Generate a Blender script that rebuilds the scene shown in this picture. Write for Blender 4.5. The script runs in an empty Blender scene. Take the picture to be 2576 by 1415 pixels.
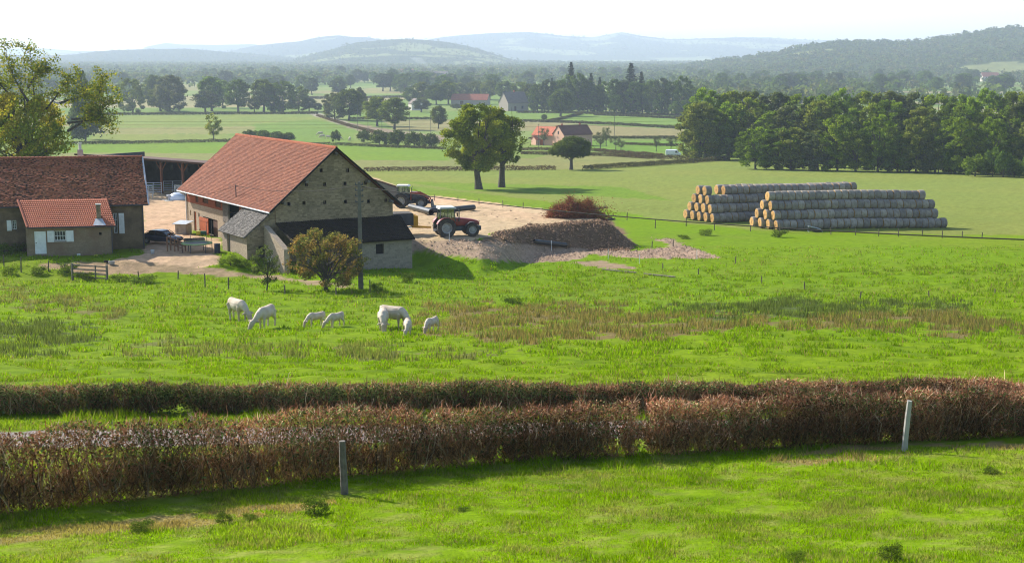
import bpy, math, random
import numpy as np
from mathutils import Vector, Matrix

C = bpy.context.scene.collection
SC = bpy.context.scene
rad = math.radians

# ------------------------------------------------------------------ camera, sky, sun, exposure
CAMZ, F, CU, CV, V0 = 45.0, 3500.0, 1288.0, 707.5, 135.0
PITCH = math.atan((CV - V0) / F)
cam = bpy.data.objects.new('camera', bpy.data.cameras.new('camera'))
C.objects.link(cam); SC.camera = cam
cam.location = (0, 0, CAMZ); cam.rotation_euler = (math.pi / 2 - PITCH, 0, 0)
cam.data.sensor_width = 36; cam.data.lens = 36 * F / 2576
cam.data.clip_start = 0.5; cam.data.clip_end = 90000

SUN_EL = rad(33)
_az = Vector((-0.78, 0.62, 0)).normalized()
SUN = Vector((_az.x * math.cos(SUN_EL), _az.y * math.cos(SUN_EL), math.sin(SUN_EL)))
world = bpy.data.worlds.new('World'); SC.world = world; world.use_nodes = True
wn = world.node_tree
sky = wn.nodes.new('ShaderNodeTexSky'); sky.sky_type = 'NISHITA'; sky.sun_disc = False
sky.sun_elevation = SUN_EL; sky.sun_rotation = math.atan2(_az.x, _az.y)
sky.dust_density = 1.0; sky.air_density = 1.0; sky.ozone_density = 1.0; sky.altitude = 100
wn.links.new(sky.outputs[0], wn.nodes['Background'].inputs[0])
wn.nodes['Background'].inputs[1].default_value = 0.13
sun = bpy.data.objects.new('sun', bpy.data.lights.new('sun', 'SUN')); C.objects.link(sun)
sun.data.energy = 5.0; sun.data.angle = rad(0.5); sun.data.color = (1.0, 0.95, 0.86)
sun.rotation_euler = SUN.to_track_quat('Z', 'Y').to_euler(); sun.location = (0, 0, 300)
SC.view_settings.view_transform = 'Standard'; SC.view_settings.look = 'None'
SC.view_settings.exposure = 0.85; SC.view_settings.gamma = 1.0
SC.render.engine = 'CYCLES'
SC.cycles.max_bounces = 6; SC.cycles.diffuse_bounces = 3; SC.cycles.transparent_max_bounces = 12
SC.cycles.volume_bounces = 1; SC.cycles.use_denoising = True; SC.cycles.filter_width = 1.1; SC.cycles.use_adaptive_sampling = False

# ------------------------------------------------------------------ numbers: pixels of a 2576 wide picture -> rays -> terrain
def ray(u, v):
    a, b = (u - CU) / F, (v - CV) / F
    sp, cp = math.sin(PITCH), math.cos(PITCH)
    return np.array([a, cp - b * sp, -sp - b * cp])
def P(u, v, Y):
    d = ray(u, v); t = Y / d[1]
    return Vector((d[0] * t, Y, CAMZ + d[2] * t))
def on_plane(u, v, p0, n):
    d = Vector(ray(u, v)); o = Vector((0, 0, CAMZ))
    t = (Vector(p0) - o).dot(n) / d.dot(n)
    return o + d * t
def project(x, y, z):
    sp, cp = math.sin(PITCH), math.cos(PITCH)
    dz = z - CAMZ
    dep = np.maximum(y * cp - dz * sp, 0.05)
    return CU + F * x / dep, CV + F * (-y * sp - dz * cp) / dep

def hsh(i, j, s):
    n = np.sin(i * 127.1 + j * 311.7 + s * 74.7) * 43758.5453
    return n - np.floor(n)
def vn(x, y, s=0):
    x = np.asarray(x, float); y = np.asarray(y, float)
    i, j = np.floor(x), np.floor(y); fx, fy = x - i, y - j
    fx = fx * fx * (3 - 2 * fx); fy = fy * fy * (3 - 2 * fy)
    return (hsh(i, j, s) * (1 - fx) + hsh(i + 1, j, s) * fx) * (1 - fy) + (hsh(i, j + 1, s) * (1 - fx) + hsh(i + 1, j + 1, s) * fx) * fy
def fbm(x, y, s=0, o=4):
    r, a, k = 0, 0.5, 1.0
    for q in range(o):
        r = r + a * vn(x * k, y * k, s + q * 17); a *= 0.5; k *= 2.03
    return r
def inpoly(u, v, poly):
    r = np.zeros(np.shape(u), bool); n = len(poly)
    for i in range(n):
        x1, y1 = poly[i]; x2, y2 = poly[(i + 1) % n]
        if y1 == y2: continue
        c = ((y1 > v) != (y2 > v)) & (u < (x2 - x1) * (v - y1) / (y2 - y1) + x1)
        r ^= c
    return r
def polydist(x, y, poly):
    best = np.full(np.shape(x), 1e9); n = len(poly)
    for i in range(n):
        x1, y1 = poly[i]; x2, y2 = poly[(i + 1) % n]
        dx, dy = x2 - x1, y2 - y1
        t = np.clip(((x - x1) * dx + (y - y1) * dy) / (dx * dx + dy * dy), 0, 1)
        best = np.minimum(best, np.hypot(x - x1 - t * dx, y - y1 - t * dy))
    return np.where(inpoly(x, y, poly), 0, best)

KY = np.array([-60, -20, 0, 10, 25, 34, 40, 46, 55, 70, 85, 105, 127, 150, 178, 220, 278, 350, 430, 500, 580, 700, 800, 1000, 1200, 1600, 90000.])
KH = np.array([-4, -0.5, 1.8, 5.4, 9.15, 10.35, 11.0, 11.6, 12.75, 14.7, 16.3, 18.2, 19.7, 20.8, 22.1, 24.1, 27.0, 29.8, 33.0, 35.6, 37.8, 39.4, 40.2, 41, 41.6, 42, 42.])
def _slopes():
    h = np.diff(KY); d = np.diff(KH) / h
    m = np.zeros(len(KY)); m[0], m[-1] = d[0], d[-1]
    for i in range(1, len(KY) - 1):
        if d[i - 1] * d[i] > 0:
            w1, w2 = 2 * h[i] + h[i - 1], h[i] + 2 * h[i - 1]
            m[i] = (w1 + w2) / (w1 / d[i - 1] + w2 / d[i])
    return m
KM = _slopes()
YARD = [(-90, 125), (-36, 125), (-24, 127.5), (-19, 131), (-9, 134.5), (-4.5, 134), (-2.6, 137), (-1.5, 141.6), (1.8, 146.6), (6, 149),
        (9.6, 150.6), (8.2, 154), (4.1, 158), (-4.2, 167), (-11, 174), (-14, 196), (-90, 204)]
def height(x, y):
    x = np.asarray(x, float); y = np.asarray(y, float)
    i = np.clip(np.searchsorted(KY, y) - 1, 0, len(KY) - 2)
    h = KY[i + 1] - KY[i]; t = np.clip((y - KY[i]) / h, 0, 1)
    H = (1 + 2 * t) * (1 - t) ** 2 * KH[i] + t * (1 - t) ** 2 * h * KM[i] + t * t * (3 - 2 * t) * KH[i + 1] + t * t * (t - 1) * h * KM[i + 1]
    H = H - 0.5 * (vn(x / 14, y / 14, 3) - .5) * np.clip((y - 45) / 30, 0, 1) * np.clip((320 - y) / 100, 0, 1)
    near = (y > 105) & (y < 225) & (x > -110) & (x < 25)
    if np.any(near):
        xs, ys = np.broadcast_to(x, near.shape)[near], np.broadcast_to(y, near.shape)[near]
        dist = polydist(xs, ys, YARD)
        w = np.interp(xs, [-24, -20, -8.6, -6.5, -3, 1], [9, 4.5, 4.5, 8, 13, 4.6])
        k = np.clip(1 - dist / w, 0, 1); k = k * k * (3 - 2 * k)
        left = 18.3 + .003 * (ys - 127); right = 17.75 + .02 * (ys - 135)
        s = np.clip((xs + 22) / 10, 0, 1)
        Hy = left * (1 - s) + right * s - .12 * vn(xs / 2.3, ys / 2.3, 8)
        H = np.array(H, float); H[near] = H[near] * (1 - k) + Hy * k
    return CAMZ - H
_T = np.geomspace(8, 40000, 5000)
def G(u, v):
    """the point of the ground seen at picture point (u, v)"""
    d = ray(u, v); d = d / d[1]
    z = height(d[0] * _T, _T); r = CAMZ + d[2] * _T
    k = np.nonzero(r < z)[0]
    k = k[0] if len(k) else len(_T) - 1
    a, b = r[k - 1] - z[k - 1], z[k] - r[k]
    t = _T[k - 1] + (_T[k] - _T[k - 1]) * a / max(a + b, 1e-9)
    x, y = d[0] * t, t
    return Vector((x, y, float(height(np.array([x]), np.array([y]))[0])))
def gz(x, y): return float(height(np.array([x]), np.array([y]))[0])
def mpp(p):
    """metres per picture pixel at a point"""
    return (p.y * math.cos(PITCH) + (CAMZ - p.z) * math.sin(PITCH)) / F

# ------------------------------------------------------------------ materials
class NT:
    def __init__(s, name):
        s.m = bpy.data.materials.new(name); s.m.use_nodes = True; s.t = s.m.node_tree
        s.b = s.t.nodes['Principled BSDF']; s.out = s.t.nodes['Material Output']
    def n(s, ty, **k):
        x = s.t.nodes.new('ShaderNode' + ty)
        for a, b in k.items():
            if a.startswith('i_'): x.inputs[a[2:].replace('_', ' ')].default_value = b
            else: setattr(x, a, b)
        return x
    def l(s, a, b): s.t.links.new(a, b)
    def mix(s, fac, a, b, mode='MIX'):
        x = s.n('Mix', data_type='RGBA', blend_type=mode)
        for sock, val in ((x.inputs[0], fac), (x.inputs[6], a), (x.inputs[7], b)):
            if hasattr(val, 'links'): s.l(val, sock)
            else: sock.default_value = val if isinstance(val, (int, float)) else (*val, 1)
        return x.outputs[2]
    def noise(s, vec, scale, detail=4, rough=.6):
        x = s.n('TexNoise'); x.inputs['Scale'].default_value = scale; x.inputs['Detail'].default_value = detail; x.inputs['Roughness'].default_value = rough
        if vec is not None: s.l(vec, x.inputs['Vector'])
        return x.outputs['Fac']
    def ramp(s, fac, *stops):
        x = s.n('ValToRGB'); e = x.color_ramp.elements
        while len(e) < len(stops): e.new(.5)
        for i, (p, c) in enumerate(stops):
            e[i].position = p; e[i].color = (c, c, c, 1) if isinstance(c, (int, float)) else (*c, 1)
        s.l(fac, x.inputs[0]); return x.outputs[0]
    def bump(s, h, strength=.5, dist=.05):
        x = s.n('Bump'); x.inputs['Strength'].default_value = strength; x.inputs['Distance'].default_value = dist
        s.l(h, x.inputs['Height']); s.l(x.outputs[0], s.b.inputs['Normal'])

def plain(name, c1, c2=None, scale=3, rough=.8, bump=.3, metal=0, spec=.3, vary=None, tint=0):
    m = NT(name); tc = m.n('TexCoord').outputs['Object']
    f = m.noise(tc, scale); c2 = c2 or tuple(x * .65 for x in c1)
    k = m.mix(m.ramp(f, (.35, 0.), (.68, 1.)), c1, c2)
    if vary: k = m.mix(m.n('ObjectInfo').outputs['Random'], k, m.mix(1., k, vary, 'MULTIPLY'))
    if tint: k = m.mix(1., k, m.n('ObjectInfo').outputs['Color'], 'MULTIPLY')
    m.l(k, m.b.inputs['Base Color'])
    m.b.inputs['Roughness'].default_value = rough; m.b.inputs['Metallic'].default_value = metal
    m.b.inputs['Specular IOR Level'].default_value = spec
    if bump: m.bump(m.noise(tc, scale * 6), bump, .03)
    return m.m
def stone(name, c1, c2, mortar, w=.38, h=.17, stain=None, stain_amt=.5):
    m = NT(name); uv = m.n('UVMap').outputs[0]
    wob = m.n('TexNoise', i_Scale=2.3); m.l(uv, wob.inputs['Vector'])
    v = m.n('VectorMath', operation='SCALE'); v.inputs['Scale'].default_value = .16; m.l(wob.outputs['Color'], v.inputs[0])
    v2 = m.n('VectorMath', operation='ADD'); m.l(uv, v2.inputs[0]); m.l(v.outputs[0], v2.inputs[1])
    b = m.n('TexBrick', offset=.43, squash=.7); b.inputs['Scale'].default_value = 1; b.inputs['Mortar Size'].default_value = .014
    b.inputs['Mortar Smooth'].default_value = .6; b.inputs['Bias'].default_value = 0
    b.inputs['Brick Width'].default_value = w; b.inputs['Row Height'].default_value = h
    for i, c in ((1, c1), (2, c2), (3, mortar)): b.inputs[i].default_value = (*c, 1)
    m.l(v2.outputs[0], b.inputs[0])
    n1 = m.noise(uv, .55, 6); n2 = m.noise(uv, 7, 5)
    col = m.mix(m.ramp(n2, (.3, 0.), (.75, 1.)), b.outputs[0], tuple(x * .45 for x in c1))
    col = m.mix(.5, b.outputs[0], col)
    if stain:
        k = m.n('Math', operation='MULTIPLY'); k.inputs[1].default_value = stain_amt
        m.l(m.ramp(n1, (.42, 0.), (.62, 1.)), k.inputs[0]); col = m.mix(k.outputs[0], col, stain)
    m.l(col, m.b.inputs['Base Color']); m.b.inputs['Roughness'].default_value = .95; m.b.inputs['Specular IOR Level'].default_value = .1
    x = m.n('Math', operation='ADD'); m.l(n2, x.inputs[0]); m.l(b.outputs['Fac'], x.inputs[1])
    m.bump(n2, .7, .04); return m.m
def tiles(name, c1, c2, c3, moss, w=.18, h=.12, moss_amt=.6, mscale=.5, lo=.45, hi=.58):
    m = NT(name); uv = m.n('UVMap').outputs[0]
    b = m.n('TexBrick', offset=.5); b.inputs['Scale'].default_value = 1; b.inputs['Mortar Size'].default_value = .008
    b.inputs['Brick Width'].default_value = w; b.inputs['Row Height'].default_value = h
    for i, c in ((1, c1), (2, c2), (3, tuple(x * .4 for x in c1))): b.inputs[i].default_value = (*c, 1)
    m.l(uv, b.inputs[0])
    st = m.n('Mapping'); st.inputs['Scale'].default_value = (1, 2.6, 1); m.l(uv, st.inputs[0])
    n1 = m.noise(st.outputs[0], 1.6, 8, .7); n2 = m.noise(uv, mscale, 5); n3 = m.noise(st.outputs[0], 5, 4)
    col = m.mix(m.ramp(n1, (.4, 0.), (.62, 1.)), b.outputs[0], c3)
    k = m.n('Math', operation='ADD'); m.l(n2, k.inputs[0]); k2 = m.n('Math', operation='MULTIPLY_ADD'); m.l(n3, k2.inputs[0]); k2.inputs[1].default_value = .24; k2.inputs[2].default_value = -.12
    m.l(k2.outputs[0], k.inputs[1])
    r = m.n('Math', operation='MULTIPLY'); m.l(m.ramp(k.outputs[0], (lo, 0.), (hi, 1.)), r.inputs[0]); r.inputs[1].default_value = moss_amt
    m.l(m.mix(r.outputs[0], col, moss), m.b.inputs['Base Color'])
    m.b.inputs['Roughness'].default_value = .9; m.b.inputs['Specular IOR Level'].default_value = .15
    m.bump(n1, .5, .03); return m.m
def foliage(name, trans=.4):
    """face colour attribute times the object's own colour"""
    m = NT(name); a = m.n('Attribute', attribute_name='col'); o = m.n('ObjectInfo')
    c = m.mix(1.0, a.outputs['Color'], o.outputs['Color'], 'MULTIPLY')
    d = m.n('BsdfDiffuse'); t = m.n('BsdfTranslucent'); x = m.n('MixShader'); x.inputs[0].default_value = trans
    m.l(c, d.inputs[0]); m.l(m.mix(1., c, (1.25, 1.2, .7), 'MULTIPLY'), t.inputs[0]); m.l(d.outputs[0], x.inputs[1]); m.l(t.outputs[0], x.inputs[2])
    m.l(x.outputs[0], m.out.inputs[0]); return m.m
def glass(name, tint=(.5, .62, .6), clear=.75):
    m = NT(name); t = m.n('BsdfTransparent'); t.inputs[0].default_value = (*tint, 1); g = m.n('BsdfGlossy'); g.inputs['Roughness'].default_value = .05
    x = m.n('MixShader'); x.inputs[0].default_value = 1 - clear; m.l(t.outputs[0], x.inputs[1]); m.l(g.outputs[0], x.inputs[2]); m.l(x.outputs[0], m.out.inputs[0]); return m.m

LEAF = foliage('foliage', .42); HLEAF = foliage('hedge_leaf', .14); GRASSM = foliage('grass_blade', .5); TWIG = foliage('twig', .1)
BARK = plain('bark', (.10, .085, .07), (.05, .042, .035), 4, .95, .8)
WOOD = plain('weathered_wood', (.20, .175, .15), (.10, .085, .07), 5, .9, .5)
POSTW = plain('post_wood', (.16, .13, .10), (.09, .07, .055), 5, .9, .5)
ORANGE = plain('orange_paint', (.42, .085, .012), (.30, .06, .01), 2, .7, .2)
BROWNW = plain('brown_wood', (.11, .05, .028), (.07, .032, .02), 3, .8, .3)
WHITE = plain('white_paint', (.78, .79, .80), (.62, .63, .64), 2, .6, .1)
DARK = plain('black_and_void_shade', (.012, .011, .010), (.008, .008, .008), 2, .9, 0)  # near-black for cables and boards; also stands in for shade inside openings
BLACKP = plain('black_plastic', (.018, .019, .022), (.03, .031, .034), 1.5, .35, .05, 0, .5)
RUBBER = plain('rubber', (.035, .031, .029), (.09, .075, .06), 3, .85, .3)
RIM = plain('rim_grey', (.34, .33, .32), (.24, .23, .22), 4, .6, .1)
REDP = plain('red_paint', (.26, .018, .018), (.19, .014, .014), 2, .4, .05, 0, .5)
REDOR = plain('orange_red_paint', (.40, .07, .03), (.28, .05, .02), 2, .45, .05, 0, .5)
STEEL = plain('galvanised_steel', (.55, .57, .60), (.42, .44, .46), 3, .45, .1, .5)
GREYP = plain('grey_steel', (.075, .075, .085), (.05, .05, .058), 1.5, .6, .1)
CONC = plain('concrete', (.42, .40, .36), (.31, .29, .26), 2, .95, .3)
POLEC = plain('pole_concrete', (.17, .155, .135), (.10, .092, .08), 1.6, .95, .4)
CARB = plain('car_paint', (.022, .032, .065), (.018, .026, .052), 1, .18, 0, 0, .7)
VANW = plain('van_paint', (.82, .83, .84), (.80, .81, .82), 1, .3, 0, 0, .5)
YELP = plain('yellow_paint', (.62, .32, .012), (.5, .25, .01), 2, .5, .05)
GLASS = glass('glass'); DGLASS = glass('dark_glass', (.05, .055, .06), .8)
PANE = plain('window_pane', (.03, .034, .05), (.02, .022, .03), 2, .12, 0, 0, .6)
COWM = plain('cow_hide', (.55, .48, .375), (.40, .29, .20), 1.3, .75, .15)
HORN = plain('horn', (.5, .42, .30), (.3, .25, .18), 4, .5, .1)
STRAW = plain('straw_end', (.58, .345, .125), (.36, .20, .07), 5, .95, .9, vary=(.76, .74, .72))
STRAWS = plain('straw_side', (.36, .315, .265), (.22, .19, .16), 3.0, .95, .7, vary=(.60, .60, .64))
RENDER_ = stone('old_render', (.25, .175, .105), (.20, .14, .088), (.22, .155, .10), .9, .5, (.085, .062, .042), .8)
STONEG = stone('gable_stone', (.40, .30, .19), (.21, .155, .098), (.34, .258, .168), .36, .15, (.10, .08, .052), .45)
STONEL = stone('light_stone', (.46, .36, .26), (.34, .26, .19), (.46, .38, .29), .36, .16)
BRICKL = stone('brick_lattice', (.42, .13, .07), (.34, .10, .06), (.14, .06, .04), .22, .13)
STONEP = stone('pink_render', (.66, .40, .29), (.62, .38, .27), (.6, .37, .27), 1.2, .8)
STONEF = stone('far_stone', (.42, .36, .30), (.36, .31, .26), (.38, .33, .27), .8, .4)
STONEW = stone('pale_render', (.62, .58, .50), (.58, .54, .46), (.6, .55, .47), 1.2, .8)
TILE_OLD = tiles('old_tile', (.40, .105, .05), (.29, .075, .038), (.36, .17, .09), (.026, .019, .014), .18, .11, .86, .34, .48, .58)
TILE_BARN = tiles('barn_tile', (.245, .071, .036), (.19, .053, .029), (.30, .125, .07), (.115, .045, .030), .2, .13, .75, .30, .42, .60)
TILE_NEW = tiles('annex_tile', (.52, .155, .075), (.43, .115, .058), (.50, .20, .125), (.10, .045, .03), .21, .34, .8, 1.1, .60, .68)
SLATE = tiles('slate', (.125, .108, .094), (.088, .078, .07), (.24, .22, .195), (.035, .034, .033), .25, .16, .75, .9, .48, .6)
DARKROOF = tiles('black_roof', (.030, .020, .012), (.018, .012, .008), (.048, .034, .022), (.014, .012, .010), .2, .18, .6)
TILE_FAR = tiles('far_tile', (.42, .13, .07), (.36, .11, .06), (.34, .12, .08), (.22, .09, .06), .3, .25, .5)
TILE_ORANGE = tiles('orange_tile', (.60, .17, .085), (.52, .14, .07), (.55, .2, .12), (.4, .12, .07), .3, .25, .4)
TILE_FARD = tiles('far_dark_tile', (.18, .075, .055), (.15, .062, .048), (.16, .075, .06), (.1, .05, .04), .3, .25, .5)
TILE_FARG = tiles('far_grey_tile', (.20, .165, .14), (.16, .135, .12), (.2, .16, .14), (.12, .1, .09), .3, .25, .5)

# ------------------------------------------------------------------ mesh helpers
class MB:
    def __init__(s): s.v = []; s.f = []
    def add(s, vs, fs):
        k = len(s.v); s.v += [tuple(p) for p in vs]; s.f += [tuple(i + k for i in f) for f in fs]
    def quad(s, a, b, c, d): s.add([a, b, c, d], [(0, 1, 2, 3)])
    def box(s, x0, x1, y0, y1, z0, z1, fr=None):
        p = [(x0, y0, z0), (x1, y0, z0), (x1, y1, z0), (x0, y1, z0), (x0, y0, z1), (x1, y0, z1), (x1, y1, z1), (x0, y1, z1)]
        if fr: p = [fr(*q) for q in p]
        s.add(p, [(3, 2, 1, 0), (4, 5, 6, 7), (0, 1, 5, 4), (1, 2, 6, 5), (2, 3, 7, 6), (3, 0, 4, 7)])
    def tube(s, pts, rs, n=6, cap=True):
        pts = [Vector(p) for p in pts]
        if isinstance(rs, (int, float)): rs = [rs] * len(pts)
        rings = []
        for i, p in enumerate(pts):
            t = (pts[min(i + 1, len(pts) - 1)] - pts[max(i - 1, 0)]).normalized()
            a = Vector((0, 0, 1)) if abs(t.z) < .9 else Vector((1, 0, 0))
            x = t.cross(a).normalized(); y = t.cross(x)
            rings.append([p + (x * math.cos(2 * math.pi * k / n) + y * math.sin(2 * math.pi * k / n)) * rs[i] for k in range(n)])
        s.loft(rings, cap)
    def loft(s, rings, cap=True):
        n = len(rings[0]); vs = [p for r in rings for p in r]; fs = []
        for i in range(len(rings) - 1):
            for k in range(n): fs.append((i * n + k, i * n + (k + 1) % n, (i + 1) * n + (k + 1) % n, (i + 1) * n + k))
        if cap: fs.append(tuple(range(n))[::-1]); fs.append(tuple((len(rings) - 1) * n + k for k in range(n)))
        s.add(vs, fs)
    def cyl(s, a, b, r, n=16): s.tube([a, b], [r, r], n)
    def build(s, name, mat, parent=None, origin=(0, 0, 0), smooth=False, uv=True):
        me = bpy.data.meshes.new(name); o = Vector(origin)
        me.from_pydata([tuple(Vector(p) - o) for p in s.v], [], s.f)
        for m in (mat if isinstance(mat, (list, tuple)) else [mat]): me.materials.append(m)
        if uv and len(s.f) < 60000:
            lay = me.uv_layers.new(name='UVMap'); buf = np.zeros(len(me.loops) * 2); V = s.v; k = 0
            for pl in me.polygons:
                n = pl.normal; t = Vector((-n.y, n.x, 0))
                t = Vector((1, 0, 0)) if t.length < .05 else t.normalized()
                b = n.cross(t)
                for vi in s.f[pl.index]:
                    p = Vector(V[vi]); buf[k] = p.dot(t); buf[k + 1] = p.dot(b); k += 2
            lay.data.foreach_set('uv', buf)
        if smooth: me.polygons.foreach_set('use_smooth', [True] * len(me.polygons))
        ob = bpy.data.objects.new(name, me); C.objects.link(ob)
        if parent: ob.parent = parent
        return ob
def ring(x, w, z0, z1, n=16, p=3.0, yc=0):
    r = []
    for k in range(n):
        a = 2 * math.pi * k / n; c, s_ = math.cos(a), math.sin(a)
        r.append((x, yc + w * math.copysign(abs(c) ** (2 / p), c), (z0 + z1) / 2 + (z1 - z0) / 2 * math.copysign(abs(s_) ** (2 / p), s_)))
    return r
def fast(name, V, k, mat, col=None, parent=None, smooth=False):
    """V: (n*k, 3) vertices, k per face; col: (n, 3) colour per face"""
    n = len(V) // k; me = bpy.data.meshes.new(name)
    me.vertices.add(len(V)); me.vertices.foreach_set('co', np.asarray(V, np.float32).ravel())
    me.loops.add(n * k); me.loops.foreach_set('vertex_index', np.arange(n * k, dtype=np.int32))
    me.polygons.add(n); me.polygons.foreach_set('loop_start', np.arange(0, n * k, k, dtype=np.int32))
    me.update(calc_edges=True)
    if col is not None:
        a = me.attributes.new('col', 'FLOAT_COLOR', 'FACE'); c = np.ones((n, 4), np.float32); c[:, :3] = col
        a.data.foreach_set('color', c.ravel())
    me.materials.append(mat)
    ob = bpy.data.objects.new(name, me); C.objects.link(ob)
    if parent: ob.parent = parent
    return ob
def tag(o, label=None, cat=None, group=None, kind=None):
    if label: o['label'] = label
    if cat: o['category'] = cat
    if group: o['group'] = group
    if kind: o['kind'] = kind
    return o
def thing(name, label, cat, loc=(0, 0, 0), rz=0, group=None):
    o = bpy.data.objects.new(name, None); C.objects.link(o); o.empty_display_size = .3
    o.location = loc; o.rotation_euler = (0, 0, rz); return tag(o, label, cat, group)
def dup(o, parent=None):
    c = o.copy(); C.objects.link(c)
    if parent: c.parent = parent
    for ch in list(o.children): dup(ch, c)
    return c
def place(root, loc, rz=0, s=1, label=None, group=None, cat=None):
    root.location = loc; root.rotation_euler = (0, 0, rz); root.scale = (s,) * 3 if isinstance(s, (int, float)) else s
    return tag(root, label, cat, group)
ONES = 'zeroth first second third fourth fifth sixth seventh eighth ninth tenth eleventh twelfth thirteenth fourteenth fifteenth sixteenth seventeenth eighteenth nineteenth'.split()
TENS = {2: ('twentieth', 'twenty'), 3: ('thirtieth', 'thirty'), 4: ('fortieth', 'forty'), 5: ('fiftieth', 'fifty'), 6: ('sixtieth', 'sixty'), 7: ('seventieth', 'seventy'), 8: ('eightieth', 'eighty'), 9: ('ninetieth', 'ninety')}
def nth(n):
    if n < 20: return ONES[n]
    a, b = TENS[n // 10]
    return a if n % 10 == 0 else b + '-' + ONES[n % 10]
def unit(a):
    return a / np.maximum(np.linalg.norm(a, axis=1, keepdims=True), 1e-9)
def quads(Pn, N, size, rng, asp=.6):
    """rhombus leaves at Pn facing N"""
    n = len(Pn); r = rng.normal(size=(n, 3)); t = unit(np.cross(N, r)); b = np.cross(N, t)
    s = np.asarray(size).reshape(-1, 1) * np.ones((n, 1)); V = np.empty((n, 4, 3))
    V[:, 0] = Pn + t * s; V[:, 1] = Pn + b * s * asp; V[:, 2] = Pn - t * s; V[:, 3] = Pn - b * s * asp
    return V.reshape(-1, 3)

# ------------------------------------------------------------------ the ground: colours by field
GR = (.155, .262, .002); GR2 = (.135, .205, .018); BALEF = (.205, .250, .050); OLIVE = (.225, .235, .075); BRIGHT = (.155, .255, .022)
TAN = (.56, .405, .25); SOIL = (.215, .138, .088); STONY = (.41, .29, .205); RUSH = (.178, .150, .055); RUSHG = (.085, .115, .03); DRY = (.27, .215, .085)
REG = [  # kind, colour, outline in picture points
    ('g', BALEF, [(900, 428), (1830, 405), (2700, 440), (2700, 590), (2400, 590), (1900, 578), (1700, 560), (1500, 520), (1060, 470), (900, 455)]),
    ('g', BRIGHT, [(1000, 455), (1160, 478), (1480, 492), (1700, 505), (1560, 470), (1260, 462)]),
    ('g', OLIVE, [(860, 402), (1340, 398), (1400, 386), (1760, 398), (1830, 404), (1450, 426), (860, 428)]),
    ('g', BRIGHT, [(150, 362), (520, 358), (840, 358), (1130, 378), (1130, 404), (860, 402), (640, 386), (150, 384)]),
    ('g', OLIVE, [(150, 384), (640, 386), (880, 402), (880, 412), (150, 404)]),
    ('g', (.20, .25, .055), [(230, 338), (560, 338), (640, 350), (230, 358)]),
    ('g', (.25, .25, .085), [(230, 322), (640, 316), (640, 336), (230, 338)]),
    ('g', (.20, .255, .055), [(230, 290), (780, 288), (840, 308), (640, 318), (230, 322)]),
    ('g', (.155, .245, .04), [(640, 312), (800, 300), (900, 330), (880, 362), (640, 352)]),
    ('g', (.26, .24, .10), [(960, 303), (1110, 300), (1330, 308), (1330, 330), (1000, 330)]),
    ('g', (.16, .25, .045), [(880, 280), (1330, 278), (1720, 292), (1720, 322), (1460, 306), (1100, 300), (880, 298)]),
    ('g', (.26, .23, .10), [(1320, 308), (1720, 325), (1720, 345), (1480, 342), (1320, 328)]),
    ('g', (.145, .255, .03), [(1460, 355), (1720, 355), (1720, 385), (1460, 378)]),
    ('d', (.36, .31, .25), [(770, 284), (800, 284), (905, 316), (1010, 335), (1120, 345), (1120, 352), (1000, 345), (880, 322)]),
    ('d', (.26, .21, .14), [(820, 300), (900, 312), (1010, 330), (1120, 342), (1120, 360), (990, 352), (900, 328)]),
    ('d', TAN, [(350, 470), (480, 470), (480, 585), (552, 604), (552, 634), (560, 652), (520, 672), (300, 670), (282, 652), (365, 638)]),
    ('d', (.34, .26, .15), [(100, 662), (285, 655), (470, 668), (640, 688), (780, 702), (900, 716), (870, 722), (640, 700), (420, 686), (260, 690), (110, 676)]),
    ('d', TAN, [(920, 440), (1060, 489), (1200, 505), (1380, 527), (1530, 548), (1500, 557), (1330, 566), (1240, 585), (1190, 606), (1030, 612), (1000, 560)]),
    ('d', SOIL, [(1200, 606), (1240, 586), (1330, 566), (1510, 552), (1540, 552), (1600, 612), (1575, 634), (1400, 622)]),
    ('s', STONY, [(1000, 606), (1200, 604), (1400, 620), (1575, 632), (1700, 618), (1640, 598), (1690, 604), (1820, 650), (1620, 648), (1490, 640), (1400, 662), (1200, 652), (1060, 632), (1020, 640)]),
    ('d', (.33, .24, .15), [(1440, 658), (1520, 655), (1605, 672), (1590, 680), (1500, 672)]),
    ('r', RUSH, [(1090, 770), (1200, 762), (1330, 760), (1500, 772), (1700, 792), (1900, 772), (2150, 762), (2420, 772), (2480, 800), (2620, 822), (2620, 848), (2400, 838), (2000, 836), (1830, 828), (1720, 850), (1560, 850), (1400, 862), (1200, 858), (1090, 838), (1040, 805)]),
    ('r', RUSHG, [(1680, 772), (1800, 758), (2080, 755), (2200, 762), (2450, 750), (2470, 775), (2200, 782), (1960, 800), (1700, 798)]),
    ('r', RUSHG, [(-40, 838), (60, 800), (180, 800), (330, 830), (240, 858), (120, 890), (-40, 890)]),
    ('r', (.145, .165, .045), [(380, 845), (560, 850), (900, 870), (1300, 895), (1200, 912), (700, 900), (300, 900), (240, 870)]),
    ('r', (.155, .16, .045), [(-40, 700), (120, 740), (330, 790), (240, 800), (-40, 760)]),
    ('g', DRY, [(-40, 1338), (400, 1300), (700, 1268), (850, 1252), (840, 1272), (600, 1312), (-40, 1378)]),
    ('g', DRY, [(1900, 1160), (2200, 1110), (2360, 1110), (2640, 1105), (2640, 1125), (2300, 1150), (1950, 1175)]),
]
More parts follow.
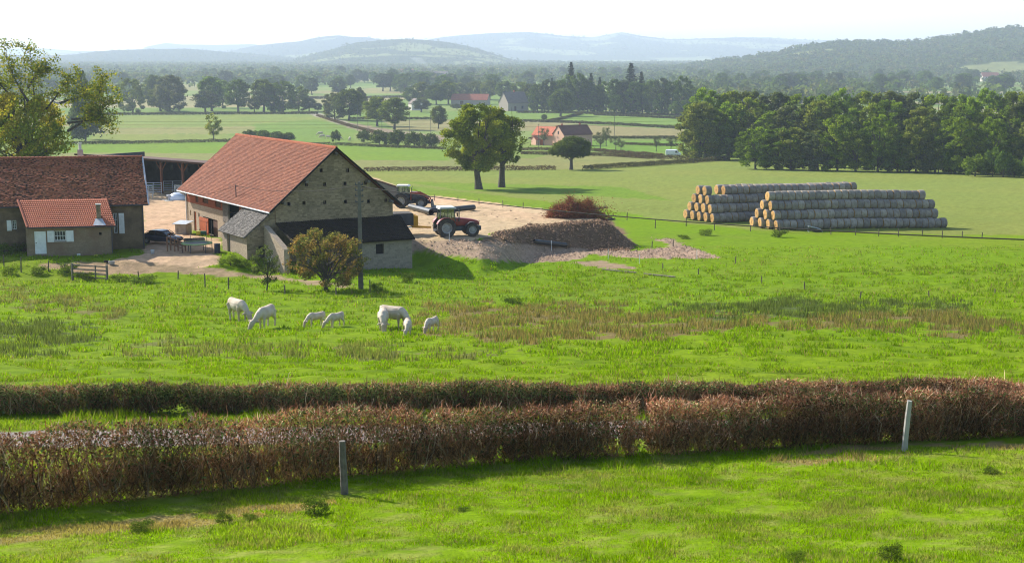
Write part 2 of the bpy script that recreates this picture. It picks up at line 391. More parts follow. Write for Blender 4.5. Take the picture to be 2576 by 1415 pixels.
def ground(x, y, z=None):
    """colour and kind of the ground at points"""
    if z is None: z = height(x, y)
    u, v = project(x, y, z)
    ps = F / np.maximum(y, 10)
    j = np.clip(ps * .5, 0, 22)
    uu = u + j * 3.2 * (fbm(x * .55, y * .55, 5) - .47) ; vv = v + j * .8 * (fbm(x * .6, y * .6, 9) - .47)
    n = len(x); col = np.tile(np.array(GR), (n, 1)); kind = np.zeros(n, int)
    far = np.clip((y - 200) / 150, 0, 1)[:, None]
    col = col * (1 - far) + np.array((.17, .235, .045)) * far
    pl = vn(x / 260, y / 170, 21); ff = y > 640
    pal = np.array([(.17, .24, .05), (.26, .25, .10), (.20, .26, .07), (.15, .23, .045), (.30, .28, .13)])
    col[ff] = pal[np.clip((pl[ff] * 5).astype(int), 0, 4)]
    for k, c, poly in REG:
        m = inpoly(uu, vv, poly)
        if c == DRY: m = m & (fbm(x * .8, y * 1.6, 28, 3) > .40)
        if k == 'r': m = inpoly(u + j * 9 * (fbm(x * .25, y * .25, 15) - .47), v + j * 2.4 * (fbm(x * .3, y * .3, 19) - .47), poly) & (fbm(x * .9, y * .9, 27, 3) > (.38 if c in (RUSH, RUSHG) else .47))
        col[m] = c; kind[m] = {'g': 0, 'd': 1, 's': 2, 'r': 3}[k]
    lane = (y > 38.3 + .1 * x) & (y < 41.3 + .1 * x)
    col[lane] = (.27, .245, .22); kind[lane] = 4
    g = kind == 0
    a = fbm(x / 9, y / 9, 31); b = fbm(x / 2.2, y / 2.2, 33); c2 = fbm(x * 2, y * 2, 35, 3)
    nearf = np.clip((42 - y) / 6, 0, 1)
    yel = np.clip((a - .42) * 3, 0, 1) * .35 + np.clip((b - .5) * 4, 0, 1) * (.25 + .4 * nearf)
    brn = (np.clip((fbm(x * 2.6, y * 3.4, 37, 3) - .46) * 5, 0, .48) * nearf)[:, None]
    drk = (np.clip((fbm(x * .7, y * .9, 39, 3) - .50) * 4, 0, .45) * np.clip((130 - y) / 20, 0, 1))[:, None]  # dark green clumps; also mimics tuft shadows in the ground colour
    yel = np.clip(yel * .7, 0, .6)[:, None] * np.clip((230 - y) / 60, 0, 1)[:, None]
    dry = np.array((.20, .205, .045))
    col[g] = (col * (1 - yel) + dry * yel)[g]
    col[g] = (col * (1 - drk) + np.array((.075, .15, .004)) * drk)[g]; col[g] = (col * (1 - brn) + np.array((.225, .215, .07)) * brn)[g]
    col *= 1 + .14 * nearf[:, None]
    gg = (kind <= 3)
    col[gg] *= (.78 + .42 * c2)[gg][:, None]
    return col, kind

rows = np.concatenate([np.arange(-40, 20, 4.), np.arange(20, 60, .28), np.arange(60, 200, .5), np.geomspace(200, 60000, 560)])
tcol = np.linspace(-.62, .62, 620)
X = (rows[:, None] + 70).clip(30) * tcol[None, :]; Y = np.repeat(rows[:, None], 620, 1)
Z = height(X.ravel(), Y.ravel()).reshape(X.shape)
Zd = Z + (np.where((Y > 44) & (Y < 150), .24, .12) * (fbm(X * 1.1, Y * 1.1, 41) - .5)) * np.clip((260 - Y) / 100, 0, 1)
_k = ground(X.ravel(), Y.ravel(), Z.ravel())
dk = _k[1].reshape(X.shape)
Zd += np.where((dk == 1) & (Y > 120), .34 * (fbm(X * .35 + 3, Y * 1.9, 48, 3) - .47), 0); Zd += np.where(dk == 1, .22 * (fbm(X * 1.6, Y * 1.6, 44) - .5), 0) + np.where(dk == 2, .25 * (fbm(X * 2.5, Y * 2.5, 46) - .5), 0)
me = bpy.data.meshes.new('ground')
nr, nc = X.shape
me.vertices.add(nr * nc); me.vertices.foreach_set('co', np.stack([X, Y, Zd], -1).astype(np.float32).ravel())
ii = (np.arange(nr - 1)[:, None] * nc + np.arange(nc - 1)[None, :]).ravel()
fc = np.stack([ii, ii + 1, ii + nc + 1, ii + nc], 1).astype(np.int32)
me.loops.add(fc.size); me.loops.foreach_set('vertex_index', fc.ravel())
me.polygons.add(len(fc)); me.polygons.foreach_set('loop_start', np.arange(0, fc.size, 4, dtype=np.int32))
me.polygons.foreach_set('use_smooth', np.ones(len(fc), bool)); me.update(calc_edges=True)
at = me.attributes.new('col', 'FLOAT_COLOR', 'POINT'); cc = np.ones((nr * nc, 4), np.float32); cc[:, :3] = _k[0]; at.data.foreach_set('color', cc.ravel())
m = NT('ground'); a = m.n('Attribute', attribute_name='col'); pos = m.n('NewGeometry').outputs['Position']
n1 = m.noise(pos, 1.7, 6, .7); n2 = m.noise(pos, .02, 5, .6); n3 = m.noise(pos, 6, 4, .7)
c = m.mix(m.ramp(n1, (.32, 0.), (.7, 1.)), a.outputs['Color'], m.mix(1., a.outputs['Color'], (.62, .66, .6), 'MULTIPLY'))
c = m.mix(m.ramp(n2, (.4, 0.), (.65, .55)), c, m.mix(1., c, (1.25, 1.02, 1.1), 'MULTIPLY'))
m.l(c, m.b.inputs['Base Color']); m.b.inputs['Roughness'].default_value = 1; m.b.inputs['Specular IOR Level'].default_value = .05
m.bump(n3, .9, .12); me.materials.append(m.m)
go = bpy.data.objects.new('ground', me); C.objects.link(go); tag(go, kind='structure')

# ------------------------------------------------------------------ grass, rushes and stones
rng = np.random.default_rng(7)
def blades(name, pts, hgt, wid, col, lean=.45):
    n = len(pts); a = rng.uniform(0, 2 * np.pi, n); d = np.stack([np.cos(a), np.sin(a), np.zeros(n)], 1)
    b = rng.uniform(0, 2 * np.pi, n); L = np.stack([np.cos(b), np.sin(b), np.zeros(n)], 1) * (rng.uniform(.1, 1, n) * lean)[:, None]
    up = np.zeros((n, 3)); up[:, 2] = 1
    V = np.empty((n, 3, 3)); V[:, 0] = pts - d * wid[:, None]; V[:, 1] = pts + d * wid[:, None]; V[:, 2] = pts + (up + L) * hgt[:, None]
    return V.reshape(-1, 3), col
def scatter(y0, y1, n, half=.46, off=4):
    y = np.sqrt(rng.uniform(y0 * y0, y1 * y1, n)); x = rng.uniform(-1, 1, n) * (y * half + off)
    return x, y
VV, CCs = [], []
for (y0, y1, n, h, w) in ((22, 33.5, 230000, .075, .013), (33.5, 37.2, 25000, .12, .016), (40, 43.5, 30000, .19, .018), (44.5, 62, 130000, .11, .024), (62, 90, 150000, .16, .034), (90, 128, 140000, .18, .045), (120, 150, 50000, .18, .05)):
    x, y = scatter(y0, y1, n); z = height(x, y); col, kd = ground(x, y, z)
    k = kd == 0
    tus = fbm(x / .9, y / .9, 51, 3); 
    k &= (tus > np.where(y > 60, .44, .40) + .10 * rng.random(n)) | (y < 44)
    x, y, z, col, tus = x[k], y[k], z[k], col[k], tus[k]; m_ = len(x)
    hh = h * rng.uniform(.5, 1.3, m_) * (.5 + 1.2 * np.clip((tus - .35) * 3, 0, 1)); col = col * rng.uniform(.72, 1.45, (m_, 1)); s = rng.random(m_) < .10
    col[s] = np.array((.24, .20, .09)) * rng.uniform(.6, 1.3, (s.sum(), 1))
    V, c = blades('g', np.stack([x, y, z - .01], 1), hh, np.full(m_, w), col, .9); VV.append(V); CCs.append(c)
tag(fast('grass', np.concatenate(VV), 3, GRASSM, np.concatenate(CCs)), 'short bright green pasture grass in tufts', 'grass', kind='stuff')
VV, CCs = [], []
x, y = scatter(24, 118, 420000, .44); z = height(x, y); col, kd = ground(x, y, z); k = (kd == 3) & (rng.random(len(x)) < np.interp(y, [30, 44, 60, 110], [1, .9, .8, .8])) & (fbm(x * .8, y * .8, 61, 3) > .36)
x, y, z, col = x[k], y[k], z[k], col[k]; n = len(x)
hh = np.where(y < 40, .14, .42) * rng.uniform(.45, 1.25, n) * (.4 + 1.2 * fbm(x * .6, y * .6, 62, 3)); col = col * rng.uniform(.65, 1.5, (n, 1)); s = rng.random(n) < .22; col[s] = np.array((.10, .15, .03)) * rng.uniform(.7, 1.3, (s.sum(), 1))
V, c = blades('r', np.stack([x, y, z - .02], 1), hh, np.where(y < 40, .008, .028), col, .5)
tag(fast('rushes', V, 3, GRASSM, c), 'brown and grey-green rushes in the wet band of the pasture', 'rushes', kind='stuff')
# loose stones on the track
x, y = scatter(118, 165, 160000, .2); z = height(x, y); col, kd = ground(x, y, z)
k = ((kd == 2) & (rng.random(len(x)) < .12 + .2 * (fbm(x * .7, y * .7, 91, 3) > .5))) | ((kd == 1) & (rng.random(len(x)) < .004) & (x > -12)); x, y, z = x[k], y[k], z[k]; n = len(x)
pp = np.stack([x, y, z + .06], 1); rs = rng.uniform(.03, .12, n) * np.where(rng.random(n) < .1, 1.7, 1); oc = np.array([(1, 0, 0), (0, 1, 0), (-1, 0, 0), (0, -1, 0), (0, 0, .8), (0, 0, -.8)])
vv = pp[:, None, :] + oc[None] * rs[:, None, None] * rng.uniform(.6, 1.3, (n, 6, 1))
fi = [(0, 1, 4), (1, 2, 4), (2, 3, 4), (3, 0, 4)]
V = np.stack([vv[:, f, :] for f in fi], 1).reshape(-1, 3); cs = np.repeat(np.array((.42, .30, .215)) * rng.uniform(.5, 1.35, (n, 1)), 4, 0)
x, y = scatter(136, 156, 130000, .05, 10); z = height(x, y); col, kd = ground(x, y, z); k = (kd == 1) & (col[:, 0] < .26) & (rng.random(len(x)) < .16); x, y, z = x[k], y[k], z[k]; n = len(x)
vv = np.stack([x, y, z + .05], 1)[:, None, :] + oc[None] * (rng.uniform(.04, .16, n) * np.where(rng.random(n) < .06, 1.6, 1))[:, None, None] * rng.uniform(.6, 1.3, (n, 6, 1))
V = np.concatenate([V, np.stack([vv[:, f, :] for f in fi], 1).reshape(-1, 3)]); cs = np.concatenate([cs, np.repeat(np.array((.26, .165, .105)) * rng.uniform(.65, 1.35, (n, 1)), 4, 0)])
tag(fast('rubble', V, 3, TWIG, cs), 'pale loose stones strewn over the farm track', 'stones', kind='stuff')
# ------------------------------------------------------------------ hills and the far woods
def hill(pts, D, depth, foot_v, col1, col2, fscale, seed, rough=6, ext=1.25):
    """a ridge whose crest passes through picture points pts at distance D, sloping down to the plain"""
    us = np.linspace(-500, 3100, 420); v = np.interp(us, [p[0] for p in pts], [p[1] for p in pts])
    xs = (us - CU) / F * D; crest = (V0 - v) / F * D + CAMZ
    ts = np.concatenate([np.linspace(-1, 0, 46), np.linspace(.06, 1, 8)])
    Xh = xs[None, :] * (1 + ts[:, None] * depth / D); Yh = np.repeat((D + ts * depth)[:, None], len(us), 1)
    prof = np.where(ts < 0, (1 + ts) ** 1.15, (1 - ts))[:, None]
    base = CAMZ - 46
    Zh = base + (crest[None, :] - base) * prof
    kk = D / 22.
    Zh = Zh + prof * (fbm(Xh / kk, Yh / kk, seed, 4) - .47) * rough * 2.2 * (np.abs(ts)[:, None] * 3).clip(.25, 1) * D / 5000
    fld = fbm(Xh / fscale, Yh / fscale, seed + 3, 3)
    c = np.where((fld > .52)[..., None], np.array(col2), np.array(col1)) * (.75 + .5 * fbm(Xh / (D / 160), Yh / (D / 160), seed + 5, 3))[..., None]
    n_r, n_c = Xh.shape
    me = bpy.data.meshes.new('hills'); me.vertices.add(n_r * n_c); me.vertices.foreach_set('co', np.stack([Xh, Yh, Zh], -1).astype(np.float32).ravel())
    ii = (np.arange(n_r - 1)[:, None] * n_c + np.arange(n_c - 1)[None, :]).ravel(); fc = np.stack([ii, ii + 1, ii + n_c + 1, ii + n_c], 1).astype(np.int32)
    me.loops.add(fc.size); me.loops.foreach_set('vertex_index', fc.ravel()); me.polygons.add(len(fc)); me.polygons.foreach_set('loop_start', np.arange(0, fc.size, 4, dtype=np.int32)); me.polygons.foreach_set('use_smooth', np.ones(len(fc), bool)); me.update(calc_edges=True)
    at = me.attributes.new('col', 'FLOAT_COLOR', 'POINT'); q = np.ones((n_r * n_c, 4), np.float32); q[:, :3] = c.reshape(-1, 3); at.data.foreach_set('color', q.ravel())
    me.materials.append(HILLM); o = bpy.data.objects.new('hills', me); C.objects.link(o); tag(o, kind='structure')
    return Xh, Yh, Zh, fld
m = NT('hill_side'); a = m.n('Attribute', attribute_name='col'); m.l(a.outputs['Color'], m.b.inputs['Base Color']); m.b.inputs['Roughness'].default_value = 1; m.b.inputs['Specular IOR Level'].default_value = 0
pos = m.n('NewGeometry').outputs['Position']; m.bump(m.noise(pos, .03, 6, .75), 1, 14); HILLM = m.m
FOR, FLD = (.045, .065, .018), (.20, .23, .08)
Lo = 175
hA = hill([(-500, 128), (0, 126), (60, 122), (130, 122), (200, 128), (360, 130), (380, 118), (430, 109), (470, 113), (560, 114), (650, 112), (700, 130), (900, 140), (3100, 160)], 13000, 2300, Lo, FOR, FLD, 1500, 1)
hE = hill([(-500, 200), (900, 190), (1000, 118), (1100, 97), (1160, 90), (1250, 85), (1330, 83), (1420, 92), (1490, 95), (1530, 88), (1560, 83), (1600, 91), (1680, 100), (1750, 98), (1850, 95), (1920, 95), (1990, 100), (2070, 103), (2140, 107), (2300, 112), (3100, 120)], 10500, 2600, Lo, FOR, FLD, 330, 2)
hC = hill([(-500, 200), (400, 170), (560, 140), (600, 126), (650, 115), (720, 108), (760, 105), (800, 96), (830, 92), (860, 90), (890, 94), (930, 95), (960, 101), (1010, 106), (1100, 130), (1300, 175), (3100, 210)], 9000, 2000, Lo, FOR, FLD, 380, 3)
hB = hill([(-500, 136), (0, 138), (120, 140), (200, 138), (240, 132), (300, 127), (360, 125), (400, 124), (480, 123), (540, 128), (620, 134), (720, 142), (900, 160), (3100, 220)], 6800, 1300, Lo, FOR, FOR, 700, 4)
hD = hill([(-500, 210), (500, 190), (680, 166), (780, 140), (850, 122), (900, 108), (960, 103), (1000, 100), (1060, 101), (1120, 106), (1180, 117), (1220, 128), (1260, 141), (1300, 152), (1380, 172), (3100, 230)], 5600, 1300, Lo, FOR, FLD, 260, 9)
hF = hill([(-500, 240), (1350, 215), (1560, 188), (1620, 174), (1720, 166), (1800, 152), (1860, 146), (1900, 140), (1960, 128), (2000, 119), (2060, 110), (2100, 107), (2180, 105), (2240, 107), (2300, 104), (2360, 97), (2400, 90), (2440, 82), (2480, 74), (2540, 71), (2600, 70), (2800, 62), (3100, 70)], 3400, 1300, Lo, (.05, .075, .02), (.20, .22, .08), 300, 6)

def crownlets(P_, r, k, cols, rng, flat=.8, leaf=.42):
    """many crowns at once: P_ (n,3) crown centres, r (n,) radii, k leaves each"""
    n = len(P_); d = unit(rng.normal(size=(n * k, 3))); rr = rng.uniform(.55, 1.05, (n * k, 1))
    lump = 1 + .25 * np.sin(d[:, :1] * 5 + np.repeat(rng.uniform(0, 6, n), k)[:, None]) * np.cos(d[:, 1:2] * 4)
    R = np.repeat(r, k)[:, None]; p = np.repeat(P_, k, 0) + d * rr * lump * R * np.array([[1, 1, flat]])
    N = unit(d + .5 * rng.normal(size=d.shape) + np.array([[0, 0, .3]]))
    return quads(p, N, (R[:, 0] * leaf * rng.uniform(.6, 1.3, n * k)), rng), np.repeat(cols, k, 0) * rng.uniform(.65, 1.35, (n * k, 1))
FOLC = np.array([(.075, .115, .028), (.060, .095, .026), (.095, .135, .030), (.070, .100, .034), (.110, .120, .040)])
rw = np.random.default_rng(21)
# the plain beyond the near fields: woods, hedgerow trees
n = 60000; y = np.sqrt(rw.uniform(1150 ** 2, 6000 ** 2, n)); x = rw.uniform(-.50, .50, n) * y
wood = fbm(x / 330, y / 330, 71, 3); row = np.abs(((y + 260 * vn(x / 400, y / 300, 73)) % 210) - 105) < 26
keep = ((wood > .47) | (row & (rw.random(n) < .7)) | (rw.random(n) < .05)) & ((y > 1900) | (x > .12 * y) | (rw.random(n) < .25)) & ~((np.abs(x / y + .08) < .16) & (y < 1700))
x, y = x[keep], y[keep]; n = len(x); r = rw.uniform(4.0, 8.5, n); zz = CAMZ - 42 + r * rw.uniform(.8, 1.25, n)
cols = FOLC[rw.integers(0, 5, n)] * rw.uniform(.8, 1.2, (n, 1))
V, c = crownlets(np.stack([x, y, zz], 1), r, 20, cols, rw)
tag(fast('distant_woodland', V, 4, LEAF, c), 'hazy mass of distant woods and hedgerow trees filling the valley floor', 'woodland', kind='stuff')
# woods on the near hill
Xh, Yh, Zh, fld = hF; k = (np.abs(Xh / Yh) < .47) & (fld < .52)
n = 9000; t = rw.uniform(0, 1, n); i = rw.integers(0, 52, n); jx = rw.integers(150, Xh.shape[1] - 1, n); keep = (fld[i, jx] < .515) & (np.abs(Xh[i, jx] / Yh[i, jx]) < .5)
i, jx, t = i[keep], jx[keep], t[keep]
p = np.stack([A[i, jx] * (1 - t) + A[np.minimum(i + 1, 53), jx] * t for A in (Xh, Yh, Zh)], 1); p[:, 0] += rw.uniform(-15, 15, len(p)); n = len(p); r = rw.uniform(4, 7.5, n); p[:, 2] += 3
V, c = crownlets(p, r, 22, FOLC[rw.integers(0, 5, n)], rw)
tag(fast('hillside_woodland', V, 4, LEAF, c), 'dense blue-green wood covering the long hill behind the right-hand trees', 'woodland', kind='stuff')
# scattered trees on the two middle hills and crest trees
PP, RR = [], []
for (Xh, Yh, Zh, fld), n0, rr in ((hD, 3600, 8), (hB, 2600, 8), (hC, 2200, 10), (hE, 4200, 12)):
    i = rw.integers(10, 47, n0); jx = rw.integers(30, Xh.shape[1] - 30, n0); kk = (np.abs(Xh[i, jx] / Yh[i, jx]) < .45) & (Zh[i, jx] > CAMZ - 44); i, jx = i[kk], jx[kk]
    PP.append(np.stack([Xh[i, jx] + rw.uniform(-25, 25, len(i)), Yh[i, jx], Zh[i, jx] + 2], 1)); RR.append(rw.uniform(.5, 1.1, len(i)) * rr)
p = np.concatenate(PP); r = np.concatenate(RR); V, c = crownlets(p, r, 12, FOLC[rw.integers(0, 5, len(p))] * .9, rw)
tag(fast('hill_trees', V, 4, LEAF, c), 'tiny pale blue trees dotting the far hills', 'trees', kind='stuff')

# ------------------------------------------------------------------ haze
mb = MB(); mb.box(-11000, 11000, -120, 15800, CAMZ - 60, CAMZ + 172)
m = NT('haze'); m.t.nodes.remove(m.b); v = m.n('VolumePrincipled'); v.inputs['Color'].default_value = (.69, .80, 1.0, 1); v.inputs['Density'].default_value = 1.3e-4; v.inputs['Anisotropy'].default_value = .1
m.l(v.outputs[0], m.out.inputs['Volume']); hz = mb.build('haze', m.m, uv=False); tag(hz, 'pale blue haze lying over the far valley', 'haze', kind='stuff')

# ------------------------------------------------------------------ trees
def bez(a, b, bow, n=5):
    a, b = Vector(a), Vector(b); mid = (a + b) / 2 + Vector(bow)
    return [a * (1 - t) ** 2 + mid * 2 * t * (1 - t) + b * t * t for t in [i / (n - 1) for i in range(n)]]
def make_tree(name, seed, h, w, trunk_h, tr, lobes, leaves, leaf, cols, lobe_r=(.17, .30), flat=.75, gaps=0, shape=0, limbs=9, lowfill=.25, bare=0, skirt=0):
    """a tree in local metres: Empty > trunk (with limbs), crown of leaf-sized faces in uneven lobes"""
    r = np.random.default_rng(seed); root = thing(name, None, None)
    ch = h - trunk_h; cz = trunk_h + ch * .5; L, R = [], []
    for q in range(lobes):
        a = 2 * np.pi * (q * .618 + r.uniform(-.1, .1)); s = (q + .5) / lobes; el = (s * 2 - 1)
        el = max(el, -1 + lowfill * 2 * r.random())
        rad_ = max(0, 1 - el * el) ** (.36 if skirt else .5) * r.uniform(.55, 1.0)
        if skirt and el < .2: rad_ = (1 - .25 * el * el) * r.uniform(.6, 1.0)
        if shape == 1: rad_ = (1 - s) * r.uniform(.6, 1)
        R0 = w / 2 * r.uniform(*lobe_r) * (1.15 - .3 * abs(el))
        L.append((rad_ * math.cos(a) * (w / 2 - R0 * .8), rad_ * math.sin(a) * (w / 2 - R0 * .8), cz + el * (ch / 2 - R0 * .6) + r.uniform(-.3, .3))); R.append(R0)
    L, R = np.array(L), np.array(R)
    mb = MB(); top = trunk_h + ch * .45; lean = Vector((r.uniform(-.4, .4), r.uniform(-.4, .4), 0)) * (w / 10)
    mb.tube([(0, 0, -.4), (0, 0, .15), tuple(lean * .2 + Vector((0, 0, trunk_h * .5))), tuple(lean * .5 + Vector((0, 0, trunk_h))), tuple(lean + Vector((0, 0, top)))], [tr * 1.5, tr * 1.25, tr * .95, tr * .8, tr * .35], 9)
    for q in r.choice(lobes, min(limbs, lobes), replace=False):
        z0 = trunk_h * r.uniform(.75, 1.0) + (top - trunk_h) * r.uniform(0, .7); a = lean * (z0 / top)
        pt = bez((a.x, a.y, z0), L[q], (0, 0, r.uniform(-.03, .12) * h)); mb.tube(pt, [tr * .42, tr * .33, tr * .24, tr * .15, tr * .06], 5)
        for _ in range(2 + bare * 3):
            e = Vector(L[q]) + Vector(r.normal(size=3)) * R[q] * (.6 + bare * .5); mb.tube(bez(pt[r.integers(2, 4)], e, (0, 0, .2), 4), [tr * .14, tr * .1, tr * .06, tr * .02], 4)
    mb.build('trunk', BARK, root, uv=False)
    per = leaves // lobes; n = per * lobes; d = unit(r.normal(size=(n, 3))); Rn = np.repeat(R, per)[:, None]
    rr = r.uniform(.25, 1.08, (n, 1)) ** .6; p = np.repeat(L, per, 0) + d * rr * Rn * np.array([[1.1, 1.1, flat]])
    p += (r.normal(size=p.shape) * leaf * .6)
    if gaps: p = p[(fbm(p[:, 0] / (w * .16) + 7, p[:, 2] / (w * .16) + p[:, 1] / (w * .2), seed, 3) > gaps)]; d = d[:len(p)]
    n = len(p); d = d[:n]; N = unit(d + .75 * r.normal(size=(n, 3)) + np.array([[0, 0, .45]]))
    cl = np.array(cols)[np.clip((fbm(p[:, 0] / (w * .22), p[:, 1] / (w * .22) + p[:, 2] / (w * .22), seed + 5, 3) * len(cols) * 1.6 - .3 * len(cols)).astype(int), 0, len(cols) - 1)]
    cl = cl * r.uniform(.75, 1.6, (n, 1)); p[:, 2] = np.maximum(p[:, 2], .12)
    fast('crown', quads(p, N, leaf * r.uniform(.6, 1.3, n), r, .62), 4, LEAF, cl, root)
    return root
def make_conifer(name, seed, h, w, tiers, leaf, cols):
    r = np.random.default_rng(seed); root = thing(name, None, None); mb = MB(); mb.tube([(0, 0, -.4), (0, 0, h * .5), (0, 0, h)], [h * .022, h * .014, .02], 7)
    P_, D_ = [], []
    for t in range(tiers):
        z = h * (.08 + .92 * (t / tiers) ** .9); L = w / 2 * (1 - (t / tiers) ** 1.15) * r.uniform(.75, 1.1) + .25
        for b in range(9):
            a = r.uniform(0, 6.28); dx, dy = math.cos(a), math.sin(a); Lb = L * r.uniform(.65, 1.1)
            mb.tube([(0, 0, z), (dx * Lb, dy * Lb, z - Lb * .22)], [.07, .02], 4, False)
            for q in range(int(10 + 14 * Lb / (w / 2))):
                s = r.uniform(.12, 1.05); sp = (1.1 - s * .8) * .22 * Lb + .15
                P_.append((dx * Lb * s + r.normal() * sp, dy * Lb * s + r.normal() * sp, z - Lb * .22 * s + r.normal() * .18)); D_.append((dx * .3, dy * .3, 1))
    mb.build('trunk', BARK, root, uv=False)
    P_, D_ = np.array(P_), np.array(D_); n = len(P_); N = unit(D_ + .5 * r.normal(size=(n, 3)))
    fast('crown', quads(P_, N, leaf * r.uniform(.6, 1.3, n), r, .5), 4, LEAF, np.array(cols)[r.integers(0, len(cols), n)] * r.uniform(.7, 1.3, (n, 1)), root); return root

OAKC = [(.085, .12, .018), (.145, .185, .020), (.21, .235, .024), (.27, .255, .03)]
WDC = [(.06, .095, .018), (.09, .135, .02), (.13, .19, .025), (.105, .135, .032)]
DKC = [(.055, .08, .020), (.075, .105, .022), (.095, .125, .026)]
GYC = [(.075, .095, .045), (.095, .11, .05), (.11, .125, .06)]
def put(root, u, v, hpx=None, wpx=None, h0=1, w0=1, rz=None, tint=None, label=None, group=None, cat='tree', src=None):
    """stand a tree (or a copy of src) on the ground at a picture point, scaled to its size in pixels"""
    o = dup(src) if src is not None else root
    p = G(u, v); s = mpp(p)
    sz = hpx * s / h0 if hpx else 1; sx = wpx * s / w0 if wpx else sz
    place(o, p, rz if rz is not None else random.uniform(0, 6.28), (sx, sx, sz), label, group, cat)
    for c in o.children:
        if c.name.startswith('crown') and tint: c.color = (*tint, 1)
    return o
random.seed(5)
# two oaks on the green field
put(make_tree('oak_tree', 11, 16.5, 14.5, 3.4, .62, 56, 38000, .20, OAKC, (.14, .24), .7, .33, limbs=18, lowfill=.04), 1204, 476, 214, 206, 16.5, 14.5, 1.2, None, 'taller oak with olive tufted crown, standing closest to the dirt yard', 'pair of oaks on the green field')
put(make_tree('oak_tree', 12, 15, 11.5, 4.5, .6, 34, 26000, .20, OAKC, (.17, .28), .7, .33, limbs=14, lowfill=.05, bare=1), 1262, 471, 190, 150, 15, 11.5, .3, (.92, .92, .92), 'darker oak with a bare dead limb, just behind the taller oak', 'pair of oaks on the green field')
put(make_tree('oak_tree', 13, 8.2, 11.5, 2.3, .42, 36, 16000, .20, DKC, (.18, .28), .6, .3, limbs=12, lowfill=.3), 1437, 427, 84, 117, 8.2, 11.5, .8, None, 'low wide dark oak with umbrella crown in the hedge gap before the pink house')
put(make_tree('ash_tree', 14, 6.2, 5.2, 1.0, .16, 26, 6000, .16, OAKC[1:], (.16, .26), .8, .4, limbs=14, lowfill=.1), 537, 353, 65, 55, 6.2, 5.2, 2., None, 'small lone yellowish tree in the pasture left of the barn roof')
# the big autumn tree behind the farmhouse
AUT = [(.15, .195, .018), (.225, .255, .022), (.33, .285, .03), (.19, .235, .02), (.10, .14, .02)]
t = put(make_tree('autumn_tree', 15, 12, 14, 1.2, .5, 64, 34000, .20, AUT, (.15, .24), .9, .33, limbs=22, lowfill=.15, bare=1), 66, 470, 235, 236, 12, 14, 2.2, None, 'big yellow-green autumn tree rising behind the farmhouse roof')
p0 = t.location.copy(); s0 = mpp(p0)
r = np.random.default_rng(4); mb = MB(); LP = []
for (u1, v1), (u2, v2), (bu, bv) in (((85, 330), (75, 122), (10, 30)), ((75, 260), (18, 150), (-5, 10)), ((90, 300), (170, 195), (10, 5)), ((170, 330), (255, 195), (40, 25)), ((180, 300), (262, 258), (20, 20)), ((150, 260), (240, 240), (5, -10)), ((70, 220), (110, 175), (0, -8)), ((40, 260), (-20, 190), (0, 0)), ((170, 310), (262, 300), (15, -4))):
    a, b = P(u1, v1, p0.y), P(u2, v2, p0.y + r.uniform(-2, 2)); cpt = bez(a, b, (bu * s0, r.uniform(-.6, .6), -bv * s0), 7)
    mb.tube([q - p0 for q in cpt], [.20, .17, .14, .11, .08, .05, .025], 6)
    for q in cpt[3:]:
        for _ in range(3):
            e = q + Vector(r.normal(size=3)) * 1.0 + Vector((0, 0, .4)); mb.tube([q - p0, (q + e) / 2 - p0 + Vector((0, 0, .1)), e - p0], [.045, .03, .012], 4); LP.append(e)
    for q in cpt[4:]: LP += [q, q]
LP = np.array([tuple(q - p0) for q in LP]); k = 64; pts = np.repeat(LP, k, 0) + r.normal(size=(len(LP) * k, 3)) * np.array([[.5, .5, .34]])
sc = np.array(t.scale); br = mb.build('bough', BARK, t, uv=False); br.scale = 1 / sc[0], 1 / sc[1], 1 / sc[2]; br.rotation_euler = (0, 0, -2.2)
fo = fast('crown', quads(pts, unit(r.normal(size=pts.shape) + np.array([[0, 0, .5]])), .17 * r.uniform(.6, 1.3, len(pts)), r, .6), 4, LEAF, np.array(AUT)[r.integers(0, 5, len(pts))] * r.uniform(.7, 1.35, (len(pts), 1)), t)
fo.scale = br.scale; fo.rotation_euler = br.rotation_euler; fo.name = 'upper_crown'; fo['label'] = 'sparse golden brown tufts at the top of the autumn tree'
# garden tree and sapling before the barn
SHC = [(.19, .115, .05), (.155, .15, .045), (.23, .16, .06), (.12, .13, .04), (.28, .145, .075)]
put(make_tree('bushy_tree', 16, 5.4, 7.0, .6, .17, 60, 15000, .095, SHC, (.13, .22), .85, .40, limbs=34, lowfill=.05, bare=1, skirt=1), 820, 731, 152, 222, 5.4, 7.0, .5, None, 'round bushy tree with rusty brown leaves before the dark lean-to roof')
put(make_tree('sapling', 17, 3.6, 3.4, .7, .07, 22, 2600, .085, [(.075, .10, .035), (.09, .115, .045), (.06, .08, .03)], (.15, .28), .8, .36, limbs=18, lowfill=.2, bare=1), 672, 731, 112, 98, 3.6, 3.4, 1.0, None, 'thin sapling with sparse green leaves before the slate-roofed outhouse')

